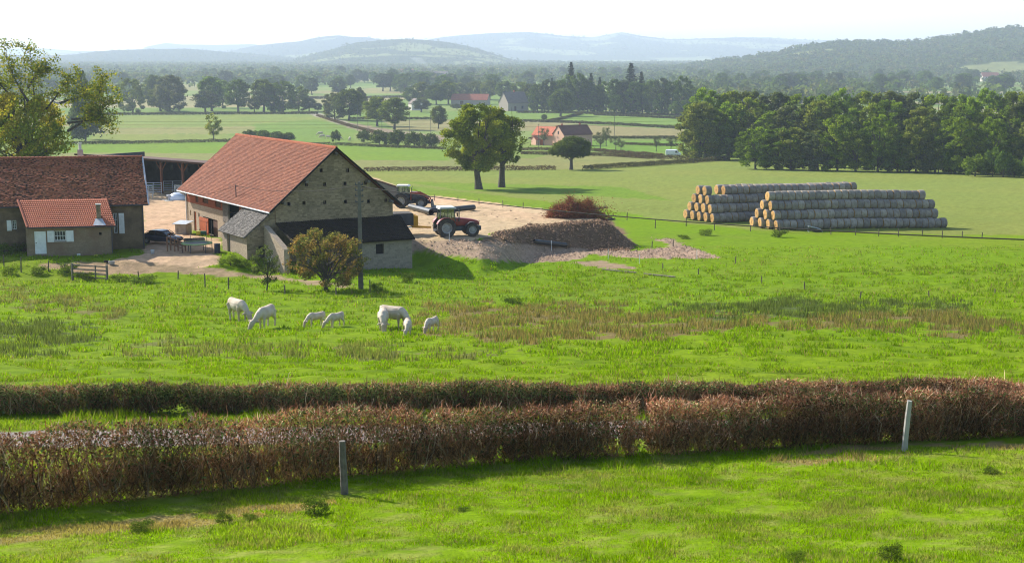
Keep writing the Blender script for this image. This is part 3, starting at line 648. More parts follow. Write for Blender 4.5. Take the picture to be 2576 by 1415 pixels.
# prototypes for the many field and wood trees
PROT = []
for i, (h, w, th, cols, gp) in enumerate(((18, 14, 3, WDC, .3), (19, 12, 3.5, WDC, .3), (16, 15, 2.6, DKC, .28), (20, 13, 3, WDC, .33), (17, 12, 2.5, GYC, .32), (15, 14, 2.2, DKC, .3))):
    PROT.append((make_tree('broadleaf_tree', 30 + i, h, w, th, .45, 40, 8500, .36, cols, (.17, .29), .8, gp, limbs=8, lowfill=.15), h, w))
for i, (h, w, cols, gp) in enumerate(((19, 13, WDC, .34), (18, 14, [(.07, .10, .02), (.10, .14, .025), (.14, .18, .03), (.12, .14, .035)], .35), (17, 12, GYC, .33), (20, 12, WDC, .36))):
    PROT.append((make_tree('broadleaf_tree', 70 + i, h, w, .5, .4, 54, 15000, .30, cols, (.15, .25), .75, gp, limbs=8, lowfill=0, skirt=1), h, w))
used = [False] * len(PROT)
def field_tree(u, v, top, wpx, kind, label, group, tint=None, name=None):
    root, h, w = PROT[kind]
    o = root if not used[kind] else None
    used[kind] = True
    o = put(o, u, v, v - top, wpx, h * .97, w * .97, None, tint or tuple(np.array((1, 1, 1)) * random.uniform(.8, 1.2) * np.array((random.uniform(.9, 1.15), 1, random.uniform(.85, 1.1)))), label, group, 'tree', None if o else root)
    return o
MIDG = 'broad trees in the row along the far pasture'
for (u, v, top, w, k, lab) in (
    (334, 284, 201, 76, 7, 'dark rounded oak at the left end of the tree row, clear of its neighbours'),
    (404, 279, 222, 82, 5, 'broad low oak in the row, right of the lone dark rounded oak'),
    (430, 281, 193, 96, 8, 'wide-topped oak overtopping the broad low oak in the row'),
    (388, 262, 192, 60, 2, 'small oak seen behind the wide-topped oak'),
    (517, 284, 230, 70, 4, 'pale green short tree in front of the tall row oaks'),
    (533, 280, 196, 78, 1, 'tall oak behind the pale green short tree'),
    (560, 272, 205, 60, 7, 'narrow oak squeezed between the tall oak and the drooping oak'),
    (600, 283, 204, 80, 3, 'drooping-crowned oak near the middle of the row'),
    (640, 281, 248, 40, 5, 'low dark bush-like tree at the foot of the row'),
    (664, 282, 203, 74, 1, 'tall pale oak just left of the road end'),
    (690, 282, 212, 62, 9, 'dark oak leaning on the tall pale oak by the road'),
    (712, 282, 206, 84, 7, 'light green spreading oak beside the road end'),
    (752, 280, 220, 64, 6, 'bright green oak right of the road end'),
    (778, 280, 248, 48, 2, 'small dark tree closing the row on its right'),
    (800, 280, 260, 26, 5, 'lowest bushy tree at the right tail of the row')):
    field_tree(u, v, top, w, k, lab, MIDG)
for (u, v, top, w, k, lab) in (
    (842, 300, 236, 66, 8, 'ragged oak leaning left beside the country road'), (878, 303, 228, 92, 5, 'great dark oak on two trunks beside the country road'),
    (906, 292, 222, 40, 4, 'thin oak behind the great dark oak'), (949, 317, 246, 86, 0, 'oak with a short stout trunk right of the road'),
    (992, 326, 249, 82, 1, 'oak on a tall thin trunk before the white cottage'), (1103, 324, 268, 50, 2, 'small round oak left of the two field oaks'),
    (1032, 263, 222, 48, 0, 'bright green tree behind the white cottage roof'), (1062, 262, 208, 60, 3, 'tall grey-green tree right of the white cottage'),
    (1098, 264, 214, 62, 2, 'dark tree between the white cottage and the red-roofed barn'), (1128, 262, 206, 58, 1, 'tall tree just left of the red-roofed barn'),
    (1158, 252, 210, 60, 4, 'greyish tree over the red-roofed barn roof'), (1196, 250, 206, 62, 5, 'dark tree over the middle of the red-roofed barn'),
    (1232, 252, 204, 60, 0, 'broad tree over the right end of the red-roofed barn'), (1270, 256, 206, 62, 2, 'dusky tree rising behind the grey-roofed house'),
    (1308, 262, 208, 60, 3, 'pale tree right of the grey-roofed house'), (1334, 272, 214, 58, 5, 'dark tree at the left edge of the conifer wood'),
    (1065, 270, 246, 34, 5, 'low bush right of the white cottage'), (1150, 275, 262, 40, 2, 'dark shrub before the red-roofed barn'),
    (1410, 292, 229, 76, 5, 'broad oak standing in the hedge corner before the conifer wood'),
    (1369, 304, 288, 18, 2, 'little round bush at the hedge corner'), (1060, 282, 250, 50, 4, 'grey-green willow in the field hedge beyond the two oaks')):
    field_tree(u, v, top, w, k, lab, 'scattered trees round the far cottages')
# conifer wood
CON = make_conifer('conifer_tree', 50, 24, 12, 24, .5, [(.022, .036, .020), (.03, .045, .024)])
put(CON, 1436, 280, 124, 52, 24, 11, 0, None, 'tall conifer with a ragged tufted top in the far wood', 'conifers in the far wood')
for (u, v, hp, w, lab) in ((1586, 280, 122, 62, 'tallest pointed spruce in the far wood'), (1612, 281, 101, 42, 'narrow spruce just right of the tallest pointed spruce'), (1486, 280, 96, 40, 'short dark conifer between the tufted conifer and the tallest spruce'), (1508, 280, 86, 36, 'smallest pointed conifer in the far wood'), (1388, 280, 84, 34, 'dark conifer at the left flank of the far wood'), (1466, 279, 90, 36, 'slim conifer touching the tufted conifer')):
    put(None, u, v, hp, w, 24, 11, None, None, lab, 'conifers in the far wood', 'tree', CON)
q = 0
for (u, v, top, w) in ((1352, 281, 214, 52), (1378, 282, 204, 56), (1404, 282, 206, 50), (1430, 283, 194, 66), (1455, 284, 188, 62), (1478, 284, 205, 52), (1502, 285, 216, 46), (1524, 285, 208, 54), (1546, 286, 202, 56), (1570, 286, 206, 54), (1594, 287, 208, 52), (1616, 287, 212, 50), (1640, 288, 205, 56), (1664, 289, 200, 58), (1690, 290, 208, 54), (1716, 291, 196, 54), (1742, 290, 222, 46), (1700, 293, 256, 44), (1724, 293, 252, 40), (1665, 290, 236, 44), (1550, 288, 240, 42)):
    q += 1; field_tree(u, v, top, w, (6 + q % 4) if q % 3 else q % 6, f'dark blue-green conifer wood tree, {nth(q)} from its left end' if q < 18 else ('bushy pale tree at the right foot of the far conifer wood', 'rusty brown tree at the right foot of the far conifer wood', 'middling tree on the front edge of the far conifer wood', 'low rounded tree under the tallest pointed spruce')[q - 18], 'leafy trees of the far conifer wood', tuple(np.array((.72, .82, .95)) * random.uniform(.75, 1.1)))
# the near wood on the right
TN = [(1.4, 1.45, .8), (1.1, 1.15, 1.0), (1.65, 1.65, .7), (.95, 1.02, .8), (1.25, 1.25, .8), (1.5, 1.3, .95)]
for ri, (vb, lab) in enumerate(((397, 'back row'), (412, 'middle row'), (430, 'front row'))):
    n = (16, 19, 19)[ri]
    for i in range(n):
        u = (1770, 1745, 1900)[ri] + i * ((2690 - 1750) / n) + random.uniform(-14, 14)
        v = vb + (u - 2100) * .022 if ri else vb + (u - 2100) * .012
        if u < 1900 and ri == 1: v = 402
        top = (230 + (i * 37 % 17), 246 + (i * 29 % 40), 290 + (i * 41 % 80))[ri]
        if ri == 1 and u < 1790: top = 262
        if ri == 2 and u < 2000: top = 325
        tint = TN[(i * 5 + ri * 2) % 6]
        ton = ('yellow-green', 'grey-green', 'bright green', 'dark green', 'mid green', 'olive')[(i * 5 + ri * 2) % 6]
        field_tree(u, v, top, random.uniform(92, 126), 6 + (i * 3 + ri * 2 + i // 3) % 4, f'{ton} near wood tree, {nth(i + 1)} from the left in its {lab}', 'trees of the near wood', tint)
field_tree(1830, 402, 330, 92, 4, 'round grey-green bush tree at the left corner of the near wood', 'trees of the near wood', (.85, .9, .9))
field_tree(1950, 405, 318, 100, 4, 'brownish bush tree second from the left corner of the near wood', 'trees of the near wood', (1.1, .92, .8))
# orchard trees round the pink house
ORC = make_tree('orchard_tree', 60, 5, 5, 1.3, .14, 20, 1500, .16, GYC, (.16, .28), .8, .4, limbs=14, bare=1)
for i, (u, v, hp, w, lab) in enumerate(((1510, 376, 46, 44, 'thin orchard tree nearest the right wall of the pink house'), (1525, 368, 50, 30, 'taller bare-topped orchard tree behind the others'), (1549, 375, 34, 36, 'leaning orchard tree in the middle of the orchard'), (1562, 378, 26, 30, 'smallest orchard tree with a forked trunk'), (1651, 381, 42, 26, 'upright orchard tree left of the white van'), (1688, 378, 34, 36, 'round orchard tree behind the white van'), (1368, 366, 46, 36, 'bare little tree before the pink house doors'))):
    put(ORC if i == 0 else None, u, v, hp, w, 5, 5, None, None, lab, 'small fruit trees round the pink house', 'tree', None if i == 0 else ORC)
# bushes
BSH = make_tree('bush', 61, 3, 4.4, .25, .1, 22, 2200, .17, DKC, (.22, .36), .8, .2, limbs=6, lowfill=.5)
for i, (u, v, hp, w, lab) in enumerate(((630, 356, 26, 52, 'dark bush just above the far end of the barn ridge'), (664, 357, 26, 50, 'bush right of the one over the barn ridge end'), (698, 358, 24, 50, 'bush in the middle of the clump over the barn ridge'), (726, 358, 22, 40, 'bush at the right end of the clump over the barn ridge'), (845, 358, 27, 28, 'solitary round bush beside the far white cows'), (916, 358, 28, 40, 'bush at the left end of the thicket beyond the barn'), (955, 366, 34, 56, 'bush second in the thicket beyond the barn'), (1000, 368, 36, 60, 'highest bush of the thicket beyond the barn'), (1042, 370, 34, 60, 'bush in the right half of the thicket beyond the barn'), (1082, 372, 32, 56, 'bush at the right end of the thicket, touching the oak crown'), (215, 356, 58, 92, 'dark bush behind the autumn tree trunk'), (200, 330, 60, 60, 'upper dark bush behind the autumn tree'), (985, 352, 14, 40, 'low scrub beside the road above the thicket'), (210, 350, 150, 60, 'tall dark ivy-clad bush right behind the autumn tree'))):
    put(BSH if i == 0 else None, u, v, hp, w, 2.9, 4.3, None, (.9, .9, .95) if i < 10 else (.75, .8, .9), lab, 'bushes beyond the barn', 'bush', None if i == 0 else BSH)
for i in range(24):
    u = 1900 + i * 33 + random.uniform(-9, 9); v = 410 + (u - 1900) * .052 + random.uniform(0, 5)
    put(None, u, v, random.uniform(38, 66), random.uniform(48, 70), 2.9, 4.3, None, ((1.2, 1.4, .9), (.9, 1.1, .9), (1.5, 1.6, .9))[i % 3], f'undergrowth bush at the foot of the near wood, {nth(i + 1)} from the left', 'undergrowth of the near wood', 'bush', BSH)
NBS = make_tree('shrub', 62, 1.0, 1.6, .1, .03, 14, 1400, .05, [(.10, .15, .02), (.14, .2, .025), (.08, .12, .03)], (.25, .4), .8, .2, limbs=5, lowfill=.6)
for i, (u, v, hp, w, lab) in enumerate(((580, 668, 26, 62, 'green weed clump at the foot of the outhouse wall'), (614, 672, 22, 46, 'smaller weed clump at the outhouse corner'), (1028, 710, 24, 40, 'pale green shrub before the right lean-to corner'), (948, 737, 28, 40, 'dark spiky shrub beside the concrete pole'), (170, 688, 26, 60, 'leafy shrub at the left gate post'), (215, 706, 22, 60, 'ivy shrub under the wooden gate'), (300, 708, 16, 60, 'low bramble right of the wooden gate'), (360, 712, 18, 80, 'long bramble along the fence right of the gate'), (98, 690, 20, 46, 'grassy shrub left of the gate'), (22, 688, 18, 40, 'grassy shrub at the left edge of the fence'), (1290, 768, 22, 60, 'dark rush tuft at the top of the brown rush band'), (1960, 596, 18, 46, 'scrubby bush below the front bale stack'), (1775, 592, 16, 40, 'scrubby bush below the rear bale stack'), (10, 640, 26, 60, 'nettle clump beside the farmhouse annex wall'), (50, 632, 22, 50, 'bright weed clump in the corner of the annex'), (1720, 600, 10, 36, 'tiny scrub by the stone track end'), (355, 1335, 26, 66, 'withered brown weed clump in the front grass, left'), (560, 1312, 24, 50, 'grey-leaved thistle in the front grass, left'), (630, 1308, 18, 44, 'small weed beside the grey-leaved thistle'), (790, 1290, 40, 80, 'dark green weed clump below the left wooden post'), (2240, 1408, 40, 70, 'dark weed clump at the bottom right'), (2000, 1412, 28, 60, 'pale leafy weeds at the bottom edge'), (1165, 1284, 10, 40, 'dark molehill-like weed in the front grass'), (2490, 1190, 14, 50, 'low weed in the front grass, far right'))):
    put(NBS if i == 0 else None, u, v, hp, w, .95, 1.55, None, ((1, 1, 1), (.8, .85, .9), (.7, .7, .8))[i % 3], lab, 'small shrubs round the farm', 'shrub', None if i == 0 else NBS)
# individual trees of the hazy plain
rt = np.random.default_rng(77); LAND = [(130, 'the farmhouse roof'), (420, 'the open shed'), (600, 'the barn ridge left end'), (840, 'the barn gable peak'), (1045, 'the white cottage'), (1205, 'the two field oaks'), (1436, 'the tufted conifer'), (1586, 'the tallest spruce'), (1750, 'the gap left of the near wood'), (1990, 'the rear bale stack'), (2300, 'the near wood middle'), (2540, 'the right frame edge')]
cnt = {}
for i in range(124):
    u = rt.uniform(20, 2560); v = 190 + 56 * rt.random() ** 1.2
    if 300 < u < 800: v = 196 + (v - 190) * .8
    if 1330 < u < 1760 and v > 205: v = 196 + rt.random() * 8
    if u > 1760: v = 205 + 34 * rt.random()
    nm = min(LAND, key=lambda q: abs(q[0] - u))[1]; cnt[nm] = cnt.get(nm, 0) + 1
    lab = f'hazy valley tree above {nm}, {nth(cnt[nm])} in its scatter'
    hp = rt.uniform(15, 20) * F / max(G(u, v).y, 500) * 1.05
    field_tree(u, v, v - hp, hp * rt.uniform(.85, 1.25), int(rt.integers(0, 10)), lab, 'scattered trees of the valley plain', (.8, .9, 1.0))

# ------------------------------------------------------------------ hedges
def hedge(label, pts, hgt, wid, cols, leaf, dens, group='field hedges', fill=1, name='hedge'):
    """a hedge along ground points: leaf-sized faces and twigs in a rough box section"""
    W = [G(*p) if not isinstance(p, Vector) else p for p in pts]; r = np.random.default_rng(abs(hash(label[:12])) % 1 + len(label) * 13 + int(W[0].y))
    seg = [(a, b, (b - a).length) for a, b in zip(W, W[1:])]; L = sum(s[2] for s in seg); n = int(L * dens)
    s = r.uniform(0, L, n); X = np.empty((n, 3)); T = np.empty((n, 3)); acc = 0
    for a, b, l in seg:
        k = (s >= acc) & (s <= acc + l); t = ((s[k] - acc) / max(l, 1e-6))[:, None]; X[k] = np.array(a) * (1 - t) + np.array(b) * t; T[k] = np.array((b - a).normalized()); acc += l
    N2 = np.stack([-T[:, 1], T[:, 0], np.zeros(n)], 1); o = r.uniform(-1, 1, n); hv = r.random(n) ** .7
    lump = .8 + .4 * fbm(s / (hgt * 2.5), s * 0, 3, 3)
    Pp = X + N2 * (o * wid / 2)[:, None]; Pp[:, 2] = height(Pp[:, 0], Pp[:, 1]) + hv * hgt * lump * (1 - .25 * o * o)
    Nn = unit(N2 * o[:, None] + r.normal(size=(n, 3)) * .8 + np.array([[0, 0, .4]]))
    c = np.array(cols)[r.integers(0, len(cols), n)] * r.uniform(.6, 1.4, (n, 1))
    ob = fast(name, quads(Pp, Nn, leaf * r.uniform(.6, 1.3, n), r), 4, LEAF, c); c0 = np.array(W[0])
    me = ob.data; buf = np.empty(len(me.vertices) * 3, np.float32); me.vertices.foreach_get('co', buf); buf = buf.reshape(-1, 3) - c0.astype(np.float32); me.vertices.foreach_set('co', buf.ravel()); ob.location = W[0]
    return tag(ob, label, 'hedge', group)
HC = [(.055, .055, .028), (.075, .07, .032), (.09, .075, .04), (.06, .075, .025)]
HB = [(.10, .062, .042), (.12, .08, .05), (.075, .055, .035), (.08, .075, .03)]
for lab, pts, h, w, cols, lf, dn in (
    ('hedge running behind the oaks from the barn to the hedge gap', [(915, 431), (1150, 430), (1397, 427)], 1.3, 1.6, HB, .17, 90),
    ('hedge rising right from the gap past the wide dark oak', [(1470, 427), (1600, 419), (1720, 411), (1820, 403)], 1.4, 1.6, HC, .17, 100),
    ('hedge along the foot of the near wood above the bale field', [(1880, 405), (2060, 412), (2300, 424), (2480, 436), (2680, 450)], 1.2, 1.5, HB, .17, 90),
    ('lower hedge of the lane in front of the pink house', [(1310, 388), (1400, 390), (1530, 393), (1640, 400), (1790, 401)], 1.3, 1.5, HB, .2, 80),
    ('upper hedge of the lane before the pink house garden', [(1310, 378), (1420, 379), (1500, 381), (1600, 390), (1668, 394)], 1.3, 1.5, HB, .2, 80),
    ('hedge across the field behind the farm, left of the barn ridge', [(150, 364), (330, 362), (470, 359), (620, 356)], 1.5, 1.8, HC, .22, 70),
    ('hedge behind the barn ridge leading to the oak crown', [(730, 364), (860, 366), (1000, 372), (1120, 376)], 1.3, 1.6, HC, .2, 70),
    ('long hedge under the left tree row', [(230, 290), (400, 289), (600, 288), (800, 287)], 1.8, 2.2, HC, .35, 50),
    ('hedge line right of the road before the white cottage field', [(880, 300), (960, 300), (1100, 301)], 1.6, 2, HC, .35, 45),
    ('hedge sloping down behind the pink house', [(1300, 306), (1400, 308), (1560, 315), (1730, 325)], 1.6, 2, HC, .33, 50),
    ('oblique hedge at the broad corner oak', [(1372, 308), (1400, 303), (1462, 288)], 1.6, 2, HC, .3, 50),
    ('short hedge stub below the conifer wood', [(1494, 290), (1600, 294), (1720, 300)], 1.6, 2, HC, .35, 45),
    ('hedge right behind the orchard', [(1480, 348), (1600, 349), (1720, 350)], 1.2, 1.5, HC, .28, 50),
    ('second hedge behind the orchard, closest to it', [(1570, 364), (1650, 367), (1720, 368)], 1.2, 1.5, HB, .26, 55),
    ('thin hedge in the olive field right of the near oak pair', [(1330, 349), (1470, 346), (1700, 345)], .7, 1.2, HC, .28, 40),
    ('hedge below the conifer wood edge', [(1300, 284), (1440, 286), (1560, 288), (1720, 292)], 1.6, 2.4, HC, .35, 45),
    ('far hedge left of the tree row', [(20, 262), (160, 262), (300, 262)], 2, 2.5, HC, .45, 40),
    ('far hedge over the mown strip above the barn ridge', [(700, 250), (900, 248), (1020, 246)], 2.5, 3, HC, .5, 40),
    ('roadside hedge curving down to the thicket', [(800, 292), (880, 318), (960, 338), (1060, 348)], 1.2, 3, HB, .25, 60)):
    hedge(lab, pts, h, w, cols, lf, dn)

# the two roadside hedges in front, twigs and leaves
def twig_hedge(label, x0, x1, y0f, y1f, hgt0, hgt1, wid, seed, dens, greens, ggrad=0., knots=None, hk=None, tw=1.):
    r = np.random.default_rng(seed); L = x1 - x0; org = Vector((x0, y0f, gz(x0, y0f))); root = thing('hedge', label, 'hedge', org, 0, 'roadside hedges')
    yl = (lambda x: np.interp(x, *zip(*knots))) if knots else (lambda x: y0f + (y1f - y0f) * (x - x0) / L)
    hl = lambda x: (np.interp(x, *zip(*hk)) if hk else hgt0) * (.86 + .14 * vn(x / 1.9, x * 0, seed) + .18 * vn(x / .45, x * 0 + 3, seed))
    def sticks(n, z0, z1, ln, wd, tilt, cols, edge):
        x = r.uniform(x0, x1, n); o = r.uniform(-1, 1, n) if not edge else np.clip(r.normal(0, .55, n), -1, 1)
        y = yl(x) + o * wid / 2; H = hl(x); z = height(x, y) + H * (z0 + (z1 - z0) * r.random(n)); l = ln * r.uniform(.5, 1.3, n)
        d = unit(np.stack([r.normal(size=n) * tilt, r.normal(size=n) * tilt, np.ones(n)], 1)); a = r.uniform(0, 6.28, n); sd = np.stack([np.cos(a), np.sin(a), 0 * a], 1) * (wd * r.uniform(.6, 1.4, n))[:, None]
        p = np.stack([x, y, z], 1); bend = r.normal(size=(n, 3)) * .12 * l[:, None]; m_ = p + d * l[:, None] * .5 + bend; e = p + d * l[:, None]
        V = np.stack([np.stack([p - sd, p + sd, m_ + sd * .8, m_ - sd * .8], 1), np.stack([m_ - sd * .8, m_ + sd * .8, e + sd * .3, e - sd * .3], 1)], 1).reshape(-1, 3) - np.array(org)
        c = np.repeat(np.array(cols)[r.integers(0, len(cols), n)] * r.uniform(.35, 1.75, (n, 1)) * (.62 + .76 * vn(x / 1.3, x * 0 + 9, seed))[:, None], 2, 0); kk = np.repeat(fbm(x / .35, z / .35, seed + 6, 2) > .15 + .14 * vn(x / 2.1, x * 0 + 5, seed), 2); return V.reshape(-1, 4, 3)[kk].reshape(-1, 3), c[kk]
    STC = [(.17, .11, .06), (.22, .15, .085), (.12, .08, .045), (.30, .225, .14)]; TWC = [(.30, .125, .075), (.24, .10, .06), (.36, .18, .105), (.46, .33, .22)]  # palest tones stand in for sunlit highlights on the twigs
    V1, c1 = sticks(int(L * 80 * dens), 0, .25, hgt1 * .8, .013, .3, STC, 0)
    V1b, c1b = sticks(int(L * 300 * dens * tw), .1, .75, .45, .008, .6, STC, 0)
    fast('stems', np.concatenate([V1, V1b]), 4, TWIG, np.concatenate([c1, c1b]), root)
    V2, c2 = sticks(int(L * 560 * dens * tw), .30, .93, .26, .010, 1.3, TWC, 0); V3, c3 = sticks(int(L * 190 * dens * tw), .82, 1.0, .20, .009, 1.0, TWC, 0)
    V4, c4 = sticks(int(L * 1200 * dens * (tw if tw < 1 else 1)), -.02, .42, .34, .011, 1.1, [(.27, .135, .06), (.32, .18, .08), (.18, .09, .045)], 0)
    V5, c5 = sticks(int(L * 9), .8, .98, .5, .007, .7, TWC, 0); fast('twigs', np.concatenate([V2, V3, V4, V5]), 4, TWIG, np.concatenate([c2, c3, c4, c5]), root)
    n = int(L * 1700 * dens); x = r.uniform(x0, x1, n); o = r.uniform(-1.05, 1.05, n); y = yl(x) + o * wid / 2; hv = r.random(n) ** .6; z = height(x, y) + hl(x) * (.03 + .97 * hv)
    k = fbm(x / .5, hv * 2.4 + o, seed + 2, 3) > .30; x, y, z, hv, o = x[k], y[k], z[k], hv[k], o[k]; n = len(x); br = (.6 + .8 * vn(x / 1.3, x * 0 + 9, seed))[:, None]
    gk = (fbm(x / 1.6, hv * 2, seed + 4, 2) + r.normal(size=n) * .16) < greens + ggrad * x
    c = np.where(gk[:, None], np.array([(.11, .14, .045), (.15, .18, .06), (.085, .11, .04)])[r.integers(0, 3, n)], np.array([(.24, .115, .065), (.29, .15, .085), (.17, .09, .05), (.33, .22, .12)])[r.integers(0, 4, n)]) * r.uniform(.35, 1.9, (n, 1)) * br
    fast('leaves', quads(np.stack([x, y, z], 1) - np.array(org), unit(r.normal(size=(n, 3)) + np.array([[0, -.2, .5]])), .040 * r.uniform(.5, 1.4, n), r, .6), 4, HLEAF, c, root)
twig_hedge('tall twiggy brown hedge nearest the viewer, between the two wooden posts', -22, 30, 27, 41.0, 1.25, 1.32, 1.0, 3, 1.0, .38, 0, [(-20, 22.2), (-10.8, 28.7), (-4, 33.1), (0, 35.2), (10.9, 38.2), (20, 40.6), (30, 42.6)], [(-20, 1.75), (-10.8, 1.72), (-4, 1.55), (0, 1.45), (10.4, 1.34), (20, 1.3)])
twig_hedge('clipped darker hedge on the far side of the lane', -30, 34, 42.6, 44.8, .86, .86, 1.0, 8, 1.35, .54, -.016, None, None, .4)
# ------------------------------------------------------------------ buildings
Zv = Vector((0, 0, 1))
class Frame:
    """local axes of a building: a along the front, b into depth, c up (metres)"""
    def __init__(s, o, ax, ay): s.o = Vector(o); s.ax = Vector((*ax, 0)).normalized(); s.ay = Vector((*ay, 0)).normalized()
    def __call__(s, a, b, c): return s.o + s.ax * a + s.ay * b + Zv * c
    def loc(s, p):
        d = Vector(p) - s.o; x1, y1, x2, y2 = s.ax.x, s.ax.y, s.ay.x, s.ay.y; D = x1 * y2 - x2 * y1
        return (d.x * y2 - d.y * x2) / D, (x1 * d.y - y1 * d.x) / D, d.z
    def front(s, u, v, b=0):
        """picture point -> (a, c) on the plane b = const"""
        n = Vector((s.ax.y, -s.ax.x, 0)); q = s.loc(on_plane(u, v, s(0, b, 0), n)); return q[0], q[2]
    def side(s, u, v, a=0):
        n = Vector((s.ay.y, -s.ay.x, 0)); q = s.loc(on_plane(u, v, s(a, 0, 0), n)); return q[1], q[2]
def holed(mb, fn, w0, w1, h0, h1, holes, depth, top=None):
    """a wall sheet with openings and reveals; fn(w, d, h) -> point, d going inwards"""
    xs = sorted({w0, w1, *[q for h in holes for q in h[:2]]}); ys = sorted({h0, h1, *[q for h in holes for q in h[2:]]})
    for x0, x1 in zip(xs, xs[1:]):
        for y0, y1 in zip(ys, ys[1:]):
            cx, cy = (x0 + x1) / 2, (y0 + y1) / 2
            if any(h[0] < cx < h[1] and h[2] < cy < h[3] for h in holes): continue
            mb.quad(fn(x0, 0, y0), fn(x1, 0, y0), fn(x1, 0, y1), fn(x0, 0, y1))
    for a, b, c, d in holes:
        for p, q in (((a, c), (b, c)), ((b, c), (b, d)), ((b, d), (a, d)), ((a, d), (a, c))):
            mb.quad(fn(p[0], 0, p[1]), fn(q[0], 0, q[1]), fn(q[0], depth, q[1]), fn(p[0], depth, p[1]))
def roof_sheet(mb, p00, p10, p11, p01, nrow, ncol, saw=.03, wave=0, nwave=0, jit=.0, thick=.12, seed=1):
    """a tiled slope: p00-p10 the eave, p01-p11 the ridge; overlapping courses as real steps"""
    r = random.Random(seed); p00, p10, p11, p01 = map(Vector, (p00, p10, p11, p01)); n = (p10 - p00).cross(p01 - p00).normalized()
    if n.z < 0: n = -n
    def pt(s, t, h): return (p00 * (1 - s) + p10 * s) * (1 - t) + (p01 * (1 - s) + p11 * s) * t + n * h
    vs, fs = [], []; W = ncol + 1
    sag = lambda s, t: jit * 2 * (vn(s * 5, t * 3, seed) - .5)
    for i in range(nrow):
        for k in (0, 1):
            for j in range(W):
                s = j / ncol; t = (i + k) / nrow
                h = thick + (saw if k == 0 else 0) + (wave * (abs(math.sin(math.pi * s * nwave))) if wave else 0) + float(sag(s, t)) + r.uniform(-jit, jit) * .6
                vs.append(pt(s, t, h))
    for i in range(2 * nrow - 1):
        for j in range(ncol): fs.append((i * W + j, i * W + j + 1, (i + 1) * W + j + 1, (i + 1) * W + j))
    mb.add(vs, fs)
    for a, b in ((p00, p10), (p10, p11), (p11, p01), (p01, p00)):
        mb.quad(a, b, b + n * thick, a + n * thick)
    mb.quad(p00, p01, p11, p10)

# ---- the barn
E0 = P(688, 524, 126); zg = CAMZ - 19.9; EH = E0.z - zg
ER = on_plane(998, 507, E0, Zv); RL = on_plane(459, 470, E0, Zv)
BF = Frame((E0.x, E0.y, zg), (ER - E0).xy, (RL - E0).xy); BW, BL = (ER - E0).length, (RL - E0).length
AZ = BF.front(845, 374)[1]
root = thing('stone_barn', 'large stone barn with steep red tiled roof and shaded gable full of small holes', 'barn', BF.o)
bo = BF.o; I = .28
gab = MB()
hl = []
for zx, zy in ((1103, 418), (1283, 418), (992, 520), (1116, 518), (1276, 512), (1412, 507), (868, 660), (974, 652), (1120, 648), (1277, 642), (1447, 640), (1555, 633)):
    a, c = BF.front(zx / 2.862 + 423.7, zy / 2.862 + 282.5, I); hl.append((a, c))
ha = BW / 2
def under(a): return EH + (AZ - EH) * (1 - abs(a - ha) / ha)
holes = [(a - .13, a + .13, c - .15, c + .15) for a, c in hl if c < EH]
fn = lambda w, d, h: BF(w, I + d, h)
holed(gab, fn, I, BW - I, -1.2, EH - .05, holes, .35)
N = 40; av = [I + (BW - 2 * I) * i / N for i in range(N + 1)]
hs = [(a, c) for a, c in hl if c >= EH]
for a0, a1 in zip(av, av[1:]):
    cuts = [EH - .05]; top0, top1 = under(a0) - .1, under(a1) - .1
    zz = EH - .05; segs = []
    for a, c in sorted(hs, key=lambda q: q[1]):
        if a0 < a <= a1: segs.append((zz, c - .16)); zz = c + .16; gab.quad(fn(a0, .3, c - .16), fn(a1, .3, c - .16), fn(a1, .3, c + .16), fn(a0, .3, c + .16))
    for s0, s1 in segs: gab.quad(fn(a0, 0, s0), fn(a1, 0, s0), fn(a1, 0, s1), fn(a0, 0, s1))
    gab.quad(fn(a0, 0, zz), fn(a1, 0, zz), fn(a1, 0, top1), fn(a0, 0, top0))
gab.quad(fn(BW - I, 0, -1.2), fn(BW - I, BL - .6, -1.2), fn(BW - I, BL - .6, EH), fn(BW - I, 0, EH))
gab.add([fn(I, BL - .6, -1.2), fn(BW - I, BL - .6, -1.2), fn(BW - I, BL - .6, EH), fn(ha, BL - .6, AZ - .1), fn(I, BL - .6, EH)], [(0, 1, 2, 3, 4)])
gab.build('gable_wall', STONEG, root, bo)
mb = MB()
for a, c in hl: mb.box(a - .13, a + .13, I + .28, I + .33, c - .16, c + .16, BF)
o = mb.build('putlog_darkness', DARK, root, bo); o.name = 'hole_backing'  # near-black panels stand in for the shade inside the wall holes
# long lit wall: openings from the picture
def L_(zx, zy, a=I): return BF.side(zx / 3.339, zy / 3.339 + 282.5, a)
def Lr(x0, x1, y0, y1): b1, c1 = L_(x0, y0); b0, c0 = L_(x1, y1); return (min(b0, b1), max(b0, b1), min(c0, c1), max(c0, c1))
wins = [Lr(1637, 1665, 664, 758), Lr(1697, 1748, 678, 770), Lr(1803, 1853, 702, 803)]
wins = [(a, b, c, min(d, EH - .35)) for a, b, c, d in wins]
slits = [Lr(1597, 1607, 823, 865), Lr(1665, 1677, 843, 880)]
d1 = Lr(1626, 1652, 830, 1000); d2 = Lr(1706, 1832, 873, 1052); d1 = (d1[0], d1[1], d1[2], max(d1[3], d1[2] + 2)); big = Lr(1872, 2010, 735, 960); big = (big[0], big[1], big[2], min(big[3], EH - .3))
zb = L_(1600, 757)[1]
fl = lambda w, d, h: BF(I + d, w, h)
mb = MB(); holed(mb, fl, I, BL - .3, -1.2, zb, [h if h[3] <= zb else (h[0], h[1], h[2], zb) for h in (slits + [d1, d2])] + [(big[0], big[1], big[2], zb)], .4); mb.build('long_wall', STONEL, root, bo)
mb = MB(); fl2 = lambda w, d, h: BF(I + .03 + d, w, h)
